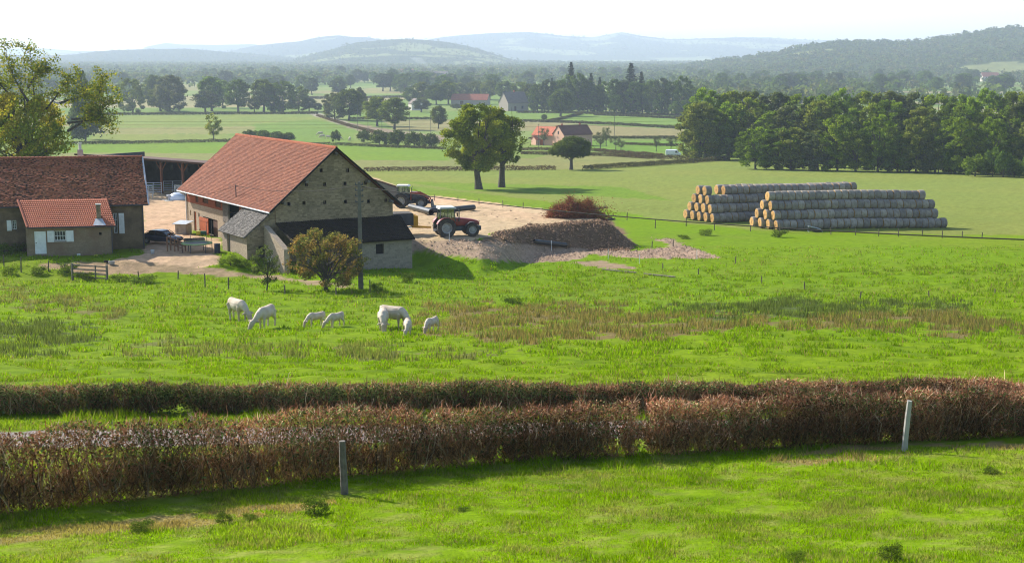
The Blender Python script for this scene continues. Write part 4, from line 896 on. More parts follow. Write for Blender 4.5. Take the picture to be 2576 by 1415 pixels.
holed(mb, fl2, I, BL - .3, zb, EH + .05, [(a, b, max(c, zb), d) for a, b, c, d in wins] + [(big[0], big[1], zb, big[3])], .25); mb.build('brick_lattice', BRICKL, root, bo)
mb = MB(); mb.box(.9, .95, .6, BL - .6, -1, EH - .4, BF); mb.build('inner_dark', DARK, root, bo)  # near-black sheet painted as the unlit barn interior
for (a, b, c, d) in wins: mb = MB(); mb.box(I + .12, I + .2, a + .02, b - .02, c + .02, d - .02, BF); mb.build('window', BROWNW, root, bo)
mb = MB(); mb.box(I + .12, I + .2, d1[0] + .02, d1[1] - .02, d1[2], d1[3] - .02, BF); mb.build('door', ORANGE, root, bo)
dm = (d2[0] + d2[1]) / 2
mb = MB(); mb.box(I + .1, I + .18, d2[0] + .02, d2[0] + (d2[1] - d2[0]) * .36, d2[2], d2[3] - .03, BF); mb.build('door', BROWNW, root, bo)
mb = MB(); q = BF; w_ = (d2[1] - d2[0]) * .6
mb.box(-.12, -.04, d2[1] - w_, d2[1] + .05, d2[2] + .03, d2[3], BF); mb.box(-.16, -.12, d2[1] - w_, d2[1] + .05, d2[3] - .35, d2[3] - .22, BF); mb.box(-.16, -.12, d2[1] - w_, d2[1] + .05, d2[2] + .3, d2[2] + .43, BF)
mb.build('door', ORANGE, root, bo)['label'] = 'orange plank door standing open'
mb = MB(); bw = big[1] - big[0]
mb.box(I - .06, I + .02, big[1] - bw * .42, big[1] + .02, big[2] + .1, big[3] - .1, BF); mb.box(I - .12, I - .065, big[1] - bw * .4, big[1] - bw * .37, big[2] + .1, big[3] - .15, BF); mb.build('sliding_door', WOOD, root, bo)
for w in wins[:0]: pass
# roof
mb = MB(); G0, G1 = -.25, BL + .25; sl = (AZ - EH) / ha
eo = .45
roof_sheet(mb, BF(-eo, G0, EH - eo * sl), BF(-eo, G1, EH - eo * sl), BF(ha, G1, AZ), BF(ha, G0, AZ), 52, 90, .035, jit=.022, thick=.10, seed=3)
roof_sheet(mb, BF(BW + eo, G1, EH - eo * sl), BF(BW + eo, G0, EH - eo * sl), BF(ha, G0, AZ), BF(ha, G1, AZ), 52, 40, .035, jit=.022, thick=.10, seed=4)
rf = mb.build('roof', TILE_BARN, root, bo)
mb = MB()
for i in range(64):
    b0 = G0 + (G1 - G0) * i / 64; b1 = G0 + (G1 - G0) * (i + 1.12) / 64; mb.tube([BF(ha, b0, AZ + .13), BF(ha, b1, AZ + .10)], [.15, .13], 7)
k = mb.build('ridge_tiles', TILE_NEW, rf, bo)
mb = MB()
for sgn, a1 in ((1, -eo), (-1, BW + eo)):
    for z0, dd in ((.0, .0),):
        p, q = BF(ha, G0 - .05, AZ - .02), BF(a1, G0 - .05, EH - eo * sl - .02); up = Zv * .20
        mb.add([p, q, q + up, p + up, BF(ha, G0 + .02, AZ - .02), BF(a1, G0 + .02, EH - eo * sl - .02), BF(a1, G0 + .02, EH - eo * sl + .18), BF(ha, G0 + .02, AZ + .18)], [(0, 1, 2, 3), (7, 6, 5, 4), (3, 2, 6, 7), (1, 0, 4, 5)])
mb.build('bargeboard', DARK, root, bo)
for a in (ha, ha * .52, ha * 1.52, 1.0, BW - .6):
    mb = MB(); mb.box(a - .12, a + .12, -.3, I, under(a) - .55, under(a) - .32, BF); mb.build('purlin_end', WOOD, root, bo)
mb = MB(); mb.tube([BF(-eo - .06, G0, EH - eo * sl), BF(-eo - .06, G1, EH - eo * sl)], .075, 8); mb.build('gutter', STEEL, root, bo)
mb = MB(); mb.tube([BF(-eo, BL - .1, EH - .45), BF(I - .08, BL - .35, EH - .9), BF(I - .08, BL - .35, .2)], .06, 8); mb.build('downpipe', WHITE, root, bo)
mb = MB(); p = BF.side(592, 514, 0); b_ = p[0]; zt = BF.side(592, 465, 0)[1]; mb.tube([BF(.1, b_, EH - .3), BF(.1, b_, zt)], .05, 6); mb.tube([BF(-.15, b_, zt - .15), BF(.35, b_, zt - .15)], .03, 5)
mb.build('wire_mast', GREYP, root, bo)
MAST = BF(.1, b_, zt - .1)

# ---- slate-roofed outhouse on the barn's lit side
OH = thing('stone_outhouse', 'small stone outhouse with mossy slate lean-to roof against the barn', 'outhouse', BF(-2, 2, 0))
oo = OH.location
ow = 2.75
bF, cE = BF.side(614.5, 595.5, -ow)       # near lower eave corner
bR, cR = BF.side(550, 586, -ow)           # far lower eave corner
b0h, b1h = min(bF, bR), max(bF, bR); cE = (cE + cR) / 2
ct = BF.side(687, 530, -.1)[1]
mb = MB(); roof_sheet(mb, BF(-ow, b0h, cE), BF(-ow, b1h, cE), BF(.2, b1h, ct), BF(.2, b0h, ct), 26, 44, .03, jit=.05, thick=.09, seed=8); mb.build('roof', SLATE, OH, oo)
aw, bw0, bw1 = -ow + .28, b0h + .15, b1h - .15
mb = MB(); slp = (ct - cE) / (ow + .2)
zz = lambda a: cE + (a + ow) * slp - .02
fo_ = lambda w, d, h: BF(aw + d, w, h)
bd0, _c = BF.side(580, 640, aw); bd1, _c2 = BF.side(573, 600, aw)
doorh = (min(bd0, bd1), min(bd0, bd1) + .75, -.2, zz(aw) - .35)
holed(mb, fo_, bw0, bw1, -1.6, zz(aw), [doorh], .3)
mb.build('long_wall', STONEL, OH, oo)
w0, wc1 = BF.front(650, 617, bw0); w1, wc0 = BF.front(677, 640, bw0)
mb = MB(); ff = lambda w, d, h: BF(w, bw0 + d, h)
holed(mb, ff, aw, I + .2, -1.6, zz(aw), [(w0, w1, wc0 - .5, min(wc1, zz(aw) - .05))], .3)
mb.add([ff(aw, 0, zz(aw)), ff(I, 0, zz(aw)), ff(I, 0, zz(I))], [(0, 1, 2)])
mb.build('end_wall', STONEG, OH, oo)
mb = MB(); mb.box(aw + .2, aw + .28, doorh[0] + .02, doorh[1] - .02, -.2, doorh[3] - .02, BF); mb.build('door', WOOD, OH, oo)
mb = MB(); mb.box(w0 + .02, w1 - .02, bw0 + .25, bw0 + .33, wc0 - .5, min(wc1, zz(aw) - .05) - .02, BF); fw = mb.build('window', DARK, OH, oo)
mb = MB()
for i in range(5): zq = wc0 - .4 + i * .3; mb.box(w0 + .02, w1 - .02, bw0 + .12, bw0 + .16, zq, zq + .07, BF)
mb.build('bar', WOOD, fw, oo)

# ---- dark lean-to before the gable
LT = thing('lean_to_shed', 'low stone lean-to with blackened roof along the foot of the barn gable', 'shed', BF(6, -4, 0)); lo = LT.location
D_ = 4.3
mb = MB(); at0, ct0 = BF.front(691, 556, I - .1); at1, ct1 = BF.front(1005, 551.5, I - .1); a10, c10 = BF.front(1044, 602, -D_)
ctt = (ct0 + ct1) / 2
roof_sheet(mb, BF(at0 + .1, -D_, c10), BF(a10, -D_, c10), BF(at1 + .15, I - .02, ctt), BF(at0 + .1, I - .02, ctt), 16, 130, .03, wave=.05, nwave=62, jit=.03, thick=.10, seed=12); mb.build('roof', DARKROOF, LT, lo)
aR, _ = BF.front(1037, 660, -D_ + .4); aL, _ = BF.front(905, 640, -D_ + .4)
wf = -D_ + .4
fz = lambda b: c10 + (b + D_) / (D_ + I) * (ctt - c10) - .02
mb = MB(); f3 = lambda w, d, h: BF(w, wf + d, h)
x0, y1 = BF.front(945.5, 614, wf); x1, y0 = BF.front(966, 638, wf)
holed(mb, f3, aL, aR, -1.8, fz(wf), [(x0, x1, y0, y1)], .3)
f4 = lambda w, d, h: BF(aR - d, w, h)
mb.add([BF(aR, wf, -1.8), BF(aR, I, -1.8), BF(aR, I, fz(I)), BF(aR, wf, fz(wf))], [(0, 1, 2, 3)])
mb.add([BF(aL, wf, -1.8), BF(aL, I, -1.8), BF(aL, I, fz(I)), BF(aL, wf, fz(wf))], [(0, 1, 2, 3)])
mb.build('front_wall', stone('rough_wall', (.36, .30, .23), (.26, .215, .165), (.36, .3, .24), .42, .2), LT, lo)
mb = MB(); mb.box(x0 + .02, x1 - .02, wf + .2, wf + .28, y0 + .02, y1 - .02, BF); mb.build('window', DARK, LT, lo)
mb = MB(); xa, _ = BF.front(726, 600, wf - .2)
pr = [BF(xa - .5, wf - .3, -1.8), BF(xa - .5, I, -1.8), BF(xa - .5, I, fz(I) - .1), BF(xa - .5, wf - .3, fz(wf) - .25)]
pr2 = [p + BF.ax * .5 for p in pr]
mb.add(pr + pr2, [(3, 2, 1, 0), (4, 5, 6, 7), (0, 4, 7, 3), (3, 7, 6, 2), (0, 1, 5, 4)]); mb.build('buttress_wall', STONEL, LT, lo)
for xx in (.28, .62): mb = MB(); xq = xa + (aL - xa) * xx; mb.box(xq - .1, xq + .1, wf + .1, wf + .3, -1.8, fz(wf) + .02, BF); mb.build('post', WOOD, LT, lo)

# ---- the farmhouse with its annex
FE = P(366, 514.5, 130.4); zf = CAMZ - 18.35
FF = Frame((FE.x, FE.y, zf), (math.cos(rad(10)), math.sin(rad(10))), (-.30, .95))
FEH = FE.z - zf; LENG = 20
bR_ = 5.2; rp = FF(0, bR_, 0); FRZ = P(347, 397, rp.y).z - zf
FH = thing('farmhouse', 'old farmhouse with dark mossy tiled roof and rendered shaded front wall', 'house', FF(-8, 0, 0)); fo0 = FH.location
mb = MB()
aW = FF.front(362, 560, .35)[0]
ffw = lambda w, d, h: FF(w, .35 + d, h)
sR = [(FF.front(285, 536, .35), FF.front(297, 586, .35)), (FF.front(30, 554, .35), FF.front(42, 577, .35))]
wh = [(a[0], b[0], b[1], a[1]) for a, b in sR]
wh = [(a, b, min(c, d), max(c, d)) for a, b, c, d in wh]
holed(mb, ffw, -LENG, aW, -1.3, FEH + .25, wh, .22)
mb.add([ffw(aW, 0, -1.3), ffw(aW, 8.4, -1.3), ffw(aW, 8.4, FEH), ffw(aW, 4.35, FRZ - .1), ffw(aW, 0, FEH + .3)], [(0, 1, 2, 3, 4)])
mb.quad(ffw(-LENG, 8.4, -1.3), ffw(aW, 8.4, -1.3), ffw(aW, 8.4, FEH), ffw(-LENG, 8.4, FEH)); mb.quad(ffw(-LENG, 0, -1.3), ffw(-LENG, 8.4, -1.3), ffw(-LENG, 8.4, FEH), ffw(-LENG, 0, FEH))
mb.build('wall', RENDER_, FH, fo0)
mb = MB(); roof_sheet(mb, FF(-LENG, -.1, FEH - .05), FF(.25, -.1, FEH - .05), FF(.1, bR_, FRZ), FF(-LENG, bR_, FRZ), 44, 120, .035, jit=.045, thick=.10, seed=21)
roof_sheet(mb, FF(.25, 2 * bR_ + .1, FEH - .05), FF(-LENG, 2 * bR_ + .1, FEH - .05), FF(-LENG, bR_, FRZ), FF(.1, bR_, FRZ), 20, 30, .035, jit=.03, thick=.10, seed=22)
hr = mb.build('roof', TILE_OLD, FH, fo0)
mb = MB()
for i in range(52): mb.tube([FF(-LENG + (LENG + .1) * i / 52, bR_, FRZ + .10), FF(-LENG + (LENG + .1) * (i + 1.1) / 52, bR_, FRZ + .14)], [.12, .14], 7)
mb.build('ridge_tiles', TILE_FAR, hr, fo0)
mb = MB(); mb.tube([FF(.28, -.12, FEH + .02), FF(.13, bR_, FRZ + .08)], .09, 6); mb.build('verge_strip', STEEL, hr, fo0)
mb = MB(); mb.tube([FF(-LENG, -.2, FEH - .02), FF(.2, -.2, FEH - .02)], .06, 6); mb.build('gutter', GREYP, FH, fo0)
cp = P(202, 385, rp.y + 1.2); mb = MB(); mb.box(cp.x - .22, cp.x + .22, cp.y - .22, cp.y + .22, cp.z - 1.5, cp.z + .35); ch = mb.build('chimney', CONC, hr, fo0); mb = MB(); mb.cyl((cp.x, cp.y, cp.z + .35), (cp.x, cp.y, cp.z + .85), .14, 10); mb.cyl((cp.x, cp.y, cp.z + .92), (cp.x, cp.y, cp.z + .97), .22, 10); mb.build('flue', STEEL, ch, fo0)
def window(parent, fn, h, org, bars=(1, 1)):
    a, b, c, d = h; mb = MB(); t = .06
    for q in ((a, b, c, c + t), (a, b, d - t, d), (a, a + t, c + t, d - t), (b - t, b, c + t, d - t)): mb.box(q[0], q[1], .10, .16, q[2], q[3], fn)
    for i in range(1, bars[0] + 1): x = a + (b - a) * i / (bars[0] + 1); mb.box(x - .02, x + .02, .115, .155, c + t, d - t, fn)
    for i in range(1, bars[1] + 1): y = c + (d - c) * i / (bars[1] + 1); mb.box(a + t, b - t, .12, .15, y - .018, y + .018, fn)
    w = mb.build('window', WHITE, parent, org); mb = MB(); mb.box(a + .01, b - .01, .165, .18, c + .01, d - .01, fn); mb.build('pane', PANE, w, org); return w
def shutter(parent, fn, a, b, c, d, org):
    mb = MB(); mb.box(a, b, -.07, -.02, c, d, fn)
    for z in (c + (d - c) * .12, c + (d - c) * .88): mb.box(a + .03, b - .03, -.09, -.07, z - .05, z + .05, fn)
    return mb.build('shutter', WHITE, parent, org)
for h in wh: window(FH, ffw, h, fo0, (1, 2))
for (u0, v0), (u1, v1) in (((298, 536), (314, 587)), ((16.6, 554), (30, 580))):
    (a, d), (b, c) = FF.front(u0, v0, .3), FF.front(u1, v1, .3); shutter(FH, ffw, a, b, c, d, fo0)
mb = MB(); mb.tube([ffw(aW - .1, -.12, FEH), ffw(aW - .1, -.12, .2)], .05, 6); mb.build('downpipe', GREYP, FH, fo0)
# annex
bA = -3.0
AN = thing('annex', 'lean-to annex with bright red tiled roof and white door on the farmhouse front', 'annex', FF(-8, bA, 0)); ao = AN.location
(aL0, cL0), (aR0, cR0) = FF.front(69, 573, bA - .3), FF.front(292, 571, bA - .3); cA = (cL0 + cR0) / 2
(aL1, cL1), (aR1, cR1) = FF.front(45, 507, .5), FF.front(270, 503, .5); cB = (cL1 + cR1) / 2 + .05
mb = MB(); roof_sheet(mb, FF(aL0, bA - .3, cA), FF(aR0, bA - .3, cA), FF(aR1, .5, cB), FF(aL1, .5, cB), 14, 264, .05, wave=.04, nwave=44, jit=.008, thick=.08, seed=31); ar = mb.build('roof', TILE_NEW, AN, ao)
mb = MB(); mb.tube([FF(aL0, bA - .3, cA + .12), FF(aL1, .5, cB + .12)], .11, 6); mb.build('verge_tiles', TILE_FAR, ar, ao)
fa = lambda w, d, h: FF(w, bA + d, h)
aw0 = FF.front(66, 600, bA)[0]; aw1 = FF.front(283, 600, bA)[0]
(da, dd), (db, dc) = FF.front(85.5, 582, bA), FF.front(118, 638, bA)
(wa, wd), (wb, wc) = FF.front(136, 581, bA), FF.front(166, 605, bA)
(ha_, hd), (hb_, hc) = FF.front(249, 584, bA), FF.front(256, 591, bA)
hd_ = [(da, db, dc, dd), (wa, wb, wc, wd), (ha_, hb_, hc, hd)]
mb = MB(); holed(mb, fa, aw0, aw1, -1.5, cA - .02 + .25, hd_, .2)
for aa in (aw0, aw1): mb.add([fa(aa, 0, -1.5), fa(aa, -bA + .4, -1.5), fa(aa, -bA + .4, cB), fa(aa, 0, cA + .25)], [(0, 1, 2, 3)])
mb.build('wall', stone('annex_render', (.30, .225, .15), (.26, .195, .13), (.28, .21, .14), .8, .4, (.20, .12, .08), .7), AN, ao)
mb = MB(); mb.box(da + .01, db - .01, .03, .09, dc, dd - .01, fa); dr = mb.build('door', WHITE, AN, ao)
mb = MB(); mb.box(da + .08, da + .2, -.02, .025, dc + 1.0, dc + 1.05, fa); mb.build('handle', GREYP, dr, ao)
window(AN, fa, hd_[1], ao, (3, 1)); s_ = FF.front(118.7, 590, bA)[0]; e_ = FF.front(185, 590, bA)[0]
shutter(AN, fa, max(s_, db + .03), wa - .02, wc - .1, wd + .03, ao); shutter(AN, fa, wb + .02, e_, wc - .1, wd + .03, ao)
mb = MB(); mb.box(wa - .05, wb + .05, -.09, .0, wc - .1, wc - .01, fa); mb.build('sill', CONC, AN, ao)
mb = MB(); mb.box(ha_, hb_, .18, .22, hc, hd, fa); mb.build('vent_darkness', DARK, AN, ao)  # near-black panel stands for the shade within the small hole
bc_ = bA + .55; (k0, kt), (k1, kb) = FF.front(241.5, 516, bc_), FF.front(255, 566, bc_)
mb = MB(); mb.box(k0, k1, bc_, bc_ + .55, kb - .4, kt, FF); ck = mb.build('chimney', STONEG, ar, ao)
mb = MB(); mb.box(k0 - .06, k1 + .06, bc_ - .06, bc_ + .61, kt, kt + .1, FF); mb.build('cap', CONC, ck, ao)
mb = MB(); mb.box(k0 - .25, k1 + .25, bc_ - .75, bc_ - .01, kb - .42, kb - .36, FF)
sl_ = (cB - cA) / (.8 - bA)
zq = lambda b: cA + (b - bA + .3) * (cB - cA) / (.5 - bA + .3) + .19
mb = MB(); mb.add([FF(k0 - .35, bA - .35, zq(bA - .35)), FF(k1 + .4, bA - .35, zq(bA - .35)), FF(k1 + .1, bc_, zq(bc_) + .02), FF(k0 - .1, bc_, zq(bc_) + .02)], [(0, 1, 2, 3)]); mb.build('flashing', STEEL, ck, ao)
mb = MB(); mb.tube([FF(aL0, bA - .38, cA + .03), FF(aR0, bA - .38, cA + .03)], .05, 6); mb.tube([FF(aw1 - .05, bA - .12, cA), FF(aw1 - .05, bA - .12, .1)], .045, 6); mb.build('gutter', GREYP, AN, ao)

# ---- the open cattle shed behind
s0, s1 = P(196, 392, 197), P(545, 411, 180); SH = thing('cattle_shed', 'long open-fronted cattle shed with dark interior and timber posts', 'shed', ((s0 + s1) / 2).xy.to_3d() + Vector((0, 0, gz((s0.x + s1.x) / 2, 188))))
so = SH.location; SF = Frame((s1.x, s1.y, so.z), (s0 - s1).xy, (-(s0 - s1).y, (s0 - s1).x) if (s0 - s1).x > 0 else ((s0 - s1).y * 1, -(s0 - s1).x)); SL = (s0 - s1).length; sh = s1.z - so.z
if SF.ay.y < 0: SF.ay = -SF.ay
X0 = -7
mb = MB(); mb.add([SF(X0, -.6, sh), SF(SL, -.6, sh + .1), SF(SL, 12, sh - 1.0), SF(X0, 12, sh - 1.1)] + [SF(X0, -.6, sh - .25), SF(SL, -.6, sh - .15), SF(SL, 12, sh - 1.25), SF(X0, 12, sh - 1.35)], [(0, 1, 2, 3), (7, 6, 5, 4), (0, 4, 5, 1), (1, 5, 6, 2), (2, 6, 7, 3), (3, 7, 4, 0)]); mb.build('roof', BROWNW, SH, so)
mb = MB(); mb.box(X0, SL, 11.6, 11.8, -2, sh - 1.35, SF); mb.box(SL - .2, SL, 0, 11.6, -2, sh - .3, SF); mb.build('back_wall', GREYP, SH, so)
mb = MB(); mb.box(X0, X0 + .25, -.4, 11.6, -2, sh - .35, SF); mb.build('end_wall', stone('grey_block', (.24, .21, .19), (.2, .18, .165), (.19, .17, .15), .5, .25), SH, so)
for u in (345, 406, 460, 512, 290, 240):
    a = SF.loc(on_plane(u, 440, SF(0, 0, 0), SF.ay))[0]; mb = MB(); mb.box(a - .13, a + .13, -.13, .13, -1.2, sh - .3, SF)
    for d in (-1, 1): mb.tube([SF(a, 0, sh - 1.6), SF(a + d * 1.0, 0, sh - .35)], .08, 4)
    mb.build('post', plain('shed_post', (.26, .10, .06), (.18, .07, .045), 3) if u == 345 else bpy.data.materials['shed_post'], SH, so)
mb = MB()
for a in np.arange(1, SL - 2, 3.1): mb.box(a, a + .5, 4, 4.3, 2.6, 3.3, SF)
mb.build('lamp_housing', GREYP, SH, so)
def barrier(label, u0, u1, v, hgt, rails, cat='gate', name='metal_gate', mesh=0, group='metal gates by the cattle shed'):
    a, b = G(u0, v), G(u1, v + (1 if mesh else 0)); t = thing(name, label, cat, a, 0, group); d = (b - a); d.z = 0; L = d.length; d.normalize(); mb = MB()
    for i in range(rails): z = hgt * (.18 + .82 * i / (rails - 1)); mb.tube([d * 0 + Zv * z, d * L + Zv * z], .045, 5)
    mb.build('rails', STEEL, t, uv=False); mb = MB()
    for x in [0, L] + ([L * i / mesh for i in range(1, mesh)] if mesh else [L * .5]): mb.tube([d * x + Zv * -.2, d * x + Zv * (hgt + .05)], .05, 5)
    mb.build('posts', STEEL, t, uv=False); return t
barrier('long galvanised gate with five rails before the shed, beside the roof verge', 366, 407, 488, 1.5, 5)
barrier('darker galvanised gate inside the shed right of the long gate', 412, 458, 482, 1.4, 5)
barrier('galvanised feed barrier of upright bars beside the white dome', 440, 470, 497, 1.6, 2, mesh=9)
barrier('short galvanised hurdle standing before the long gate', 366, 384, 496, 1.5, 6)
w0_, w1_ = P(940, 454, 178), P(1002, 474, 177); zb_ = gz(w0_.x, 178) - .6; BWL = thing('block_wall', 'low grey block wall sloping down behind the rear tractor', 'wall', (w0_.x, 178, zb_)); mb = MB()
mb.add([(w0_.x, 178, zb_), (w1_.x, 177, zb_), (w1_.x, 177, w1_.z), (w0_.x, 178, w0_.z), (w0_.x, 178.4, zb_), (w1_.x, 177.4, zb_), (w1_.x, 177.4, w1_.z), (w0_.x, 178.4, w0_.z)], [(0, 1, 2, 3), (5, 4, 7, 6), (1, 5, 6, 2), (3, 2, 6, 7), (4, 0, 3, 7)])
mb.build('blocks', bpy.data.materials['grey_block'], BWL, BWL.location); mb = MB(); mb.tube([w0_ + Zv * .05 + Vector((0, .2, 0)), w1_ + Zv * .05 + Vector((0, .2, 0))], .16, 4); mb.build('coping', BROWNW, BWL, BWL.location)
# ---- far houses
def far_house(label, u, v, wpx, rz, L, Wd, eave, ridge, wall, roof, name='house', chim=(), wins=(), hip=0, cat='house'):
    p = G(u, v); s = wpx * mpp(p) / L; t = thing(name, label, cat, p, rz); L, Wd, eave, ridge = L * s, Wd * s, eave * s, ridge * s
    mb = MB(); h = L / 2; w = Wd / 2
    v_ = [(-h, -w, -1), (h, -w, -1), (h, w, -1), (-h, w, -1), (-h, -w, eave), (h, -w, eave), (h, w, eave), (-h, w, eave)]
    mb.add(v_, [(0, 1, 5, 4), (1, 2, 6, 5), (2, 3, 7, 6), (3, 0, 4, 7)])
    if not hip: mb.add([(h, -w, eave), (h, w, eave), (h, 0, ridge)], [(0, 1, 2)]); mb.add([(-h, -w, eave), (-h, w, eave), (-h, 0, ridge)], [(0, 2, 1)])
    mb.build('wall', wall, t); e = .35 * s; sl = (ridge - eave) / w; mb = MB(); zz = eave - e * sl; hh = h - (w * .9 if hip else -.25 * s)
    for sg in (-1, 1): mb.add([(-h - .25 * s, sg * (w + e), zz), (h + .25 * s, sg * (w + e), zz), (hh, 0, ridge + .05), (-hh, 0, ridge + .05), (-h - .25 * s, sg * (w + e), zz + .18), (h + .25 * s, sg * (w + e), zz + .18), (hh, 0, ridge + .25), (-hh, 0, ridge + .25)], [(0, 1, 2, 3), (4, 5, 6, 7), (0, 4, 5, 1), (1, 5, 6, 2), (3, 7, 4, 0)])
    if hip:
        for sg in (-1, 1): mb.add([(sg * (h + .25 * s), -w - e, zz + .18), (sg * (h + .25 * s), w + e, zz + .18), (sg * hh, 0, ridge + .25)], [(0, 1, 2)])
    rf = mb.build('roof', roof, t)
    for (x, y) in chim: mb = MB(); mb.box(x * h - .35 * s, x * h + .35 * s, y * w - .3 * s, y * w + .3 * s, ridge - 1.2 * s * (1 + abs(y) * 2), ridge + .9 * s); mb.build('chimney', BRICKL, rf)
    for (face, x, z, ww, hh2, kind) in wins:
        mb = MB(); x *= (h if face in 'fb' else w)
        if face == 'f': mb.box(x - ww * s / 2, x + ww * s / 2, -w - .04, -w + .1, z * s, (z + hh2) * s)
        elif face == 'l': mb.box(-h - .04, -h + .1, x - ww * s / 2, x + ww * s / 2, z * s, (z + hh2) * s)
        else: mb.box(h - .1, h + .04, x - ww * s / 2, x + ww * s / 2, z * s, (z + hh2) * s)
        mb.build('door' if kind == 'd' else 'window', ORANGE if kind == 'o' else (BROWNW if kind == 'd' else PANE), t)
    return t
far_house('white-walled cottage with small dark window among the far trees', 1045, 277, 30, rad(-70), 7, 6.5, 4, 6.6, STONEW, TILE_FARG, 'cottage', wins=(('r', .0, 1.5, 1.1, 1.3, 'w'),), cat='cottage')
far_house('long barn with faded red roof standing among the far trees', 1184, 263, 94, rad(-14), 24, 8, 3.2, 6.6, STONEF, TILE_FAR, 'barn', wins=(('l', -.1, 3.1, .9, .9, 'w'), ('f', -.4, 0, 2.2, 2.4, 'd')), cat='barn')
far_house('grey-roofed house with pale front beside the far conifer wood', 1292, 278, 60, rad(32), 12, 9, 4.2, 9.2, STONEF, TILE_FARG, 'house', chim=((.05, 0),), wins=(('f', -.3, 0, 1.2, 2.2, 'd'), ('f', .4, 1, 1.1, 1.4, 'w')))
t = far_house('pink farmhouse with orange-red roof wing and dark red cross roof', 1380, 364, 70, rad(-38), 14, 9, 5, 8.8, STONEP, TILE_ORANGE, 'house', chim=((.7, 0), (.95, 0)), wins=(('f', -.15, 0, 1.8, 2.8, 'o'), ('f', -.5, 0, 1.1, 2.2, 'd'), ('l', 0, 4, .9, 1.2, 'w'), ('f', -.75, 2.4, .8, 1, 'w')))
t['label'] = 'pink farmhouse wing with bright orange-red roof and arched barn door'
far_house('pink gabled house with dark red roof behind the wide dark oak', 1440, 366, 84, rad(30), 15, 9.5, 5.2, 9, STONEP, TILE_FARD, 'house', chim=((-.75, 0), (.55, .1)), hip=0, wins=(('l', 0, 5.2, .9, 1.4, 'w'), ('f', -.6, 2.6, .9, 1.4, 'w'), ('f', -.2, 1.4, 1, 1.4, 'w'), ('r', .1, 3, 1, 1.4, 'w')))
far_house('low grey lean-to shed at the left end of the pink farmhouse', 1354, 364, 26, rad(26), 5, 5, 2.6, 4, STONEP, TILE_FAR, 'shed', cat='shed')
for (u, v, w, lab, rm, rz) in ((1060, 194, 34, 'faint pale-roofed village house left of the smoke plume', TILE_FARG, .2), (1022, 193, 38, 'long low village barn with reddish roof far in the plain', TILE_FAR, .1), (1110, 197, 34, 'dusky village house under the smoke plume', TILE_FARG, -.3), (2424, 182, 40, 'white-walled hamlet house at the foot of the right hill', TILE_FAR, .2), (2488, 205, 44, 'pinkish hamlet house between hedges on the right', TILE_FAR, .1), (1770, 152, 24, 'tiny pale farm on the crest of the green field hill', TILE_FAR, .1)):
    far_house(lab, u, v, w, rz, 14, 8, 4, 7, STONEW, rm)

# ------------------------------------------------------------------ bales
mb = MB(); n = 22; R = 1.0; H_ = .5
prof = [(-.5, .0), (-.488, .35), (-.492, .7), (-.475, .90), (-.41, .975), (-.2, 1.0), (.2, 1.0), (.41, .975), (.475, .90), (.492, .7), (.488, .35), (.5, .0)]
rb = random.Random(2); rings = []
for x, r_ in prof: rings.append([(x + (rb.uniform(-.012, .012) if r_ < .95 else 0), .5 * max(r_, .001) * math.cos(2 * math.pi * k / n) * rb.uniform(.985, 1.015), .5 * max(r_, .001) * math.sin(2 * math.pi * k / n) * rb.uniform(.985, 1.015)) for k in range(n)])
mb.loft(rings, False); BALE = mb.build('round_bale', [STRAW, STRAWS], uv=False, smooth=False)
for i, pl in enumerate(BALE.data.polygons): pl.material_index = 1 if 3 <= i // n <= 7 else 0
first = [True]; NB = [0]
def bale(p, ax, dia, ln, label, group):
    o = BALE if first[0] else BALE.copy()
    if not first[0]: C.objects.link(o)
    first[0] = False; o.location = p; o.rotation_euler = (random.uniform(0, 6.28), random.uniform(-.02, .02), math.atan2(ax.y, ax.x) + random.uniform(-.035, .035)); o.rotation_mode = 'XYZ'
    o.scale = (ln * .965, dia * random.uniform(.93, 1.05), dia * random.uniform(.93, 1.05)); tag(o, label, 'bale', group); NB[0] += 1
LAY = ('bottom', 'second', 'third', 'top')
def stack(nm, p0, p1, dia, nlen, skip, wide, grp, layers=4, vis=1, ends=None):
    """p0 the ground point below the near left bale, p1 the right end; layers shrink by one bale going up"""
    d = Vector((p1.x - p0.x, p1.y - p0.y, 0)); L = d.length; d.normalize(); nrm = Vector((-d.y, d.x, 0)); ln = L / nlen
    for k in range(layers):
        for j in range(wide - k):
            for i in range(nlen):
                if j >= vis and i > 0 and not (k == layers - 1): continue
                if skip and skip(k, j, i): continue
                off = nrm * (dia * (j + .5 * k)) + d * (ln * (i + .5) + (.25 * dia * k if not ends else ends(k, j)))
                q = p0 + off + nrm * random.uniform(-.07, .07); b = q.xy; zg_ = gz(*(p0 + d * ln * (i + .5)).xy)
                z = zg_ + dia * (.5 + .866 * k) - .03
                if j < vis: lb = f'grey {nm} stack bale, {LAY[k]} layer, {nth(i + 1)} from the lit left end'
                else: lb = f'golden {nm} stack end bale, {LAY[k]} layer, {nth(j + 1)} from the viewer'
                bale(Vector((b[0], b[1], z)), d, dia, ln, lb, grp)
random.seed(9)
pA = G(1950, 578); sA = mpp(pA); dA = 26.4 * sA
pAe = P(2374, 575, 0.1); pAe = G(2378, 572)
stack('front', pA, pAe, dA, 26, lambda k, j, i: (i > 25 - (k + 1) // 2), 4, 'straw bales of the front stack', ends=lambda k, j: -.12 * k - .5 * j)
pB = G(1790, 560); pBe = G(2170, 546)
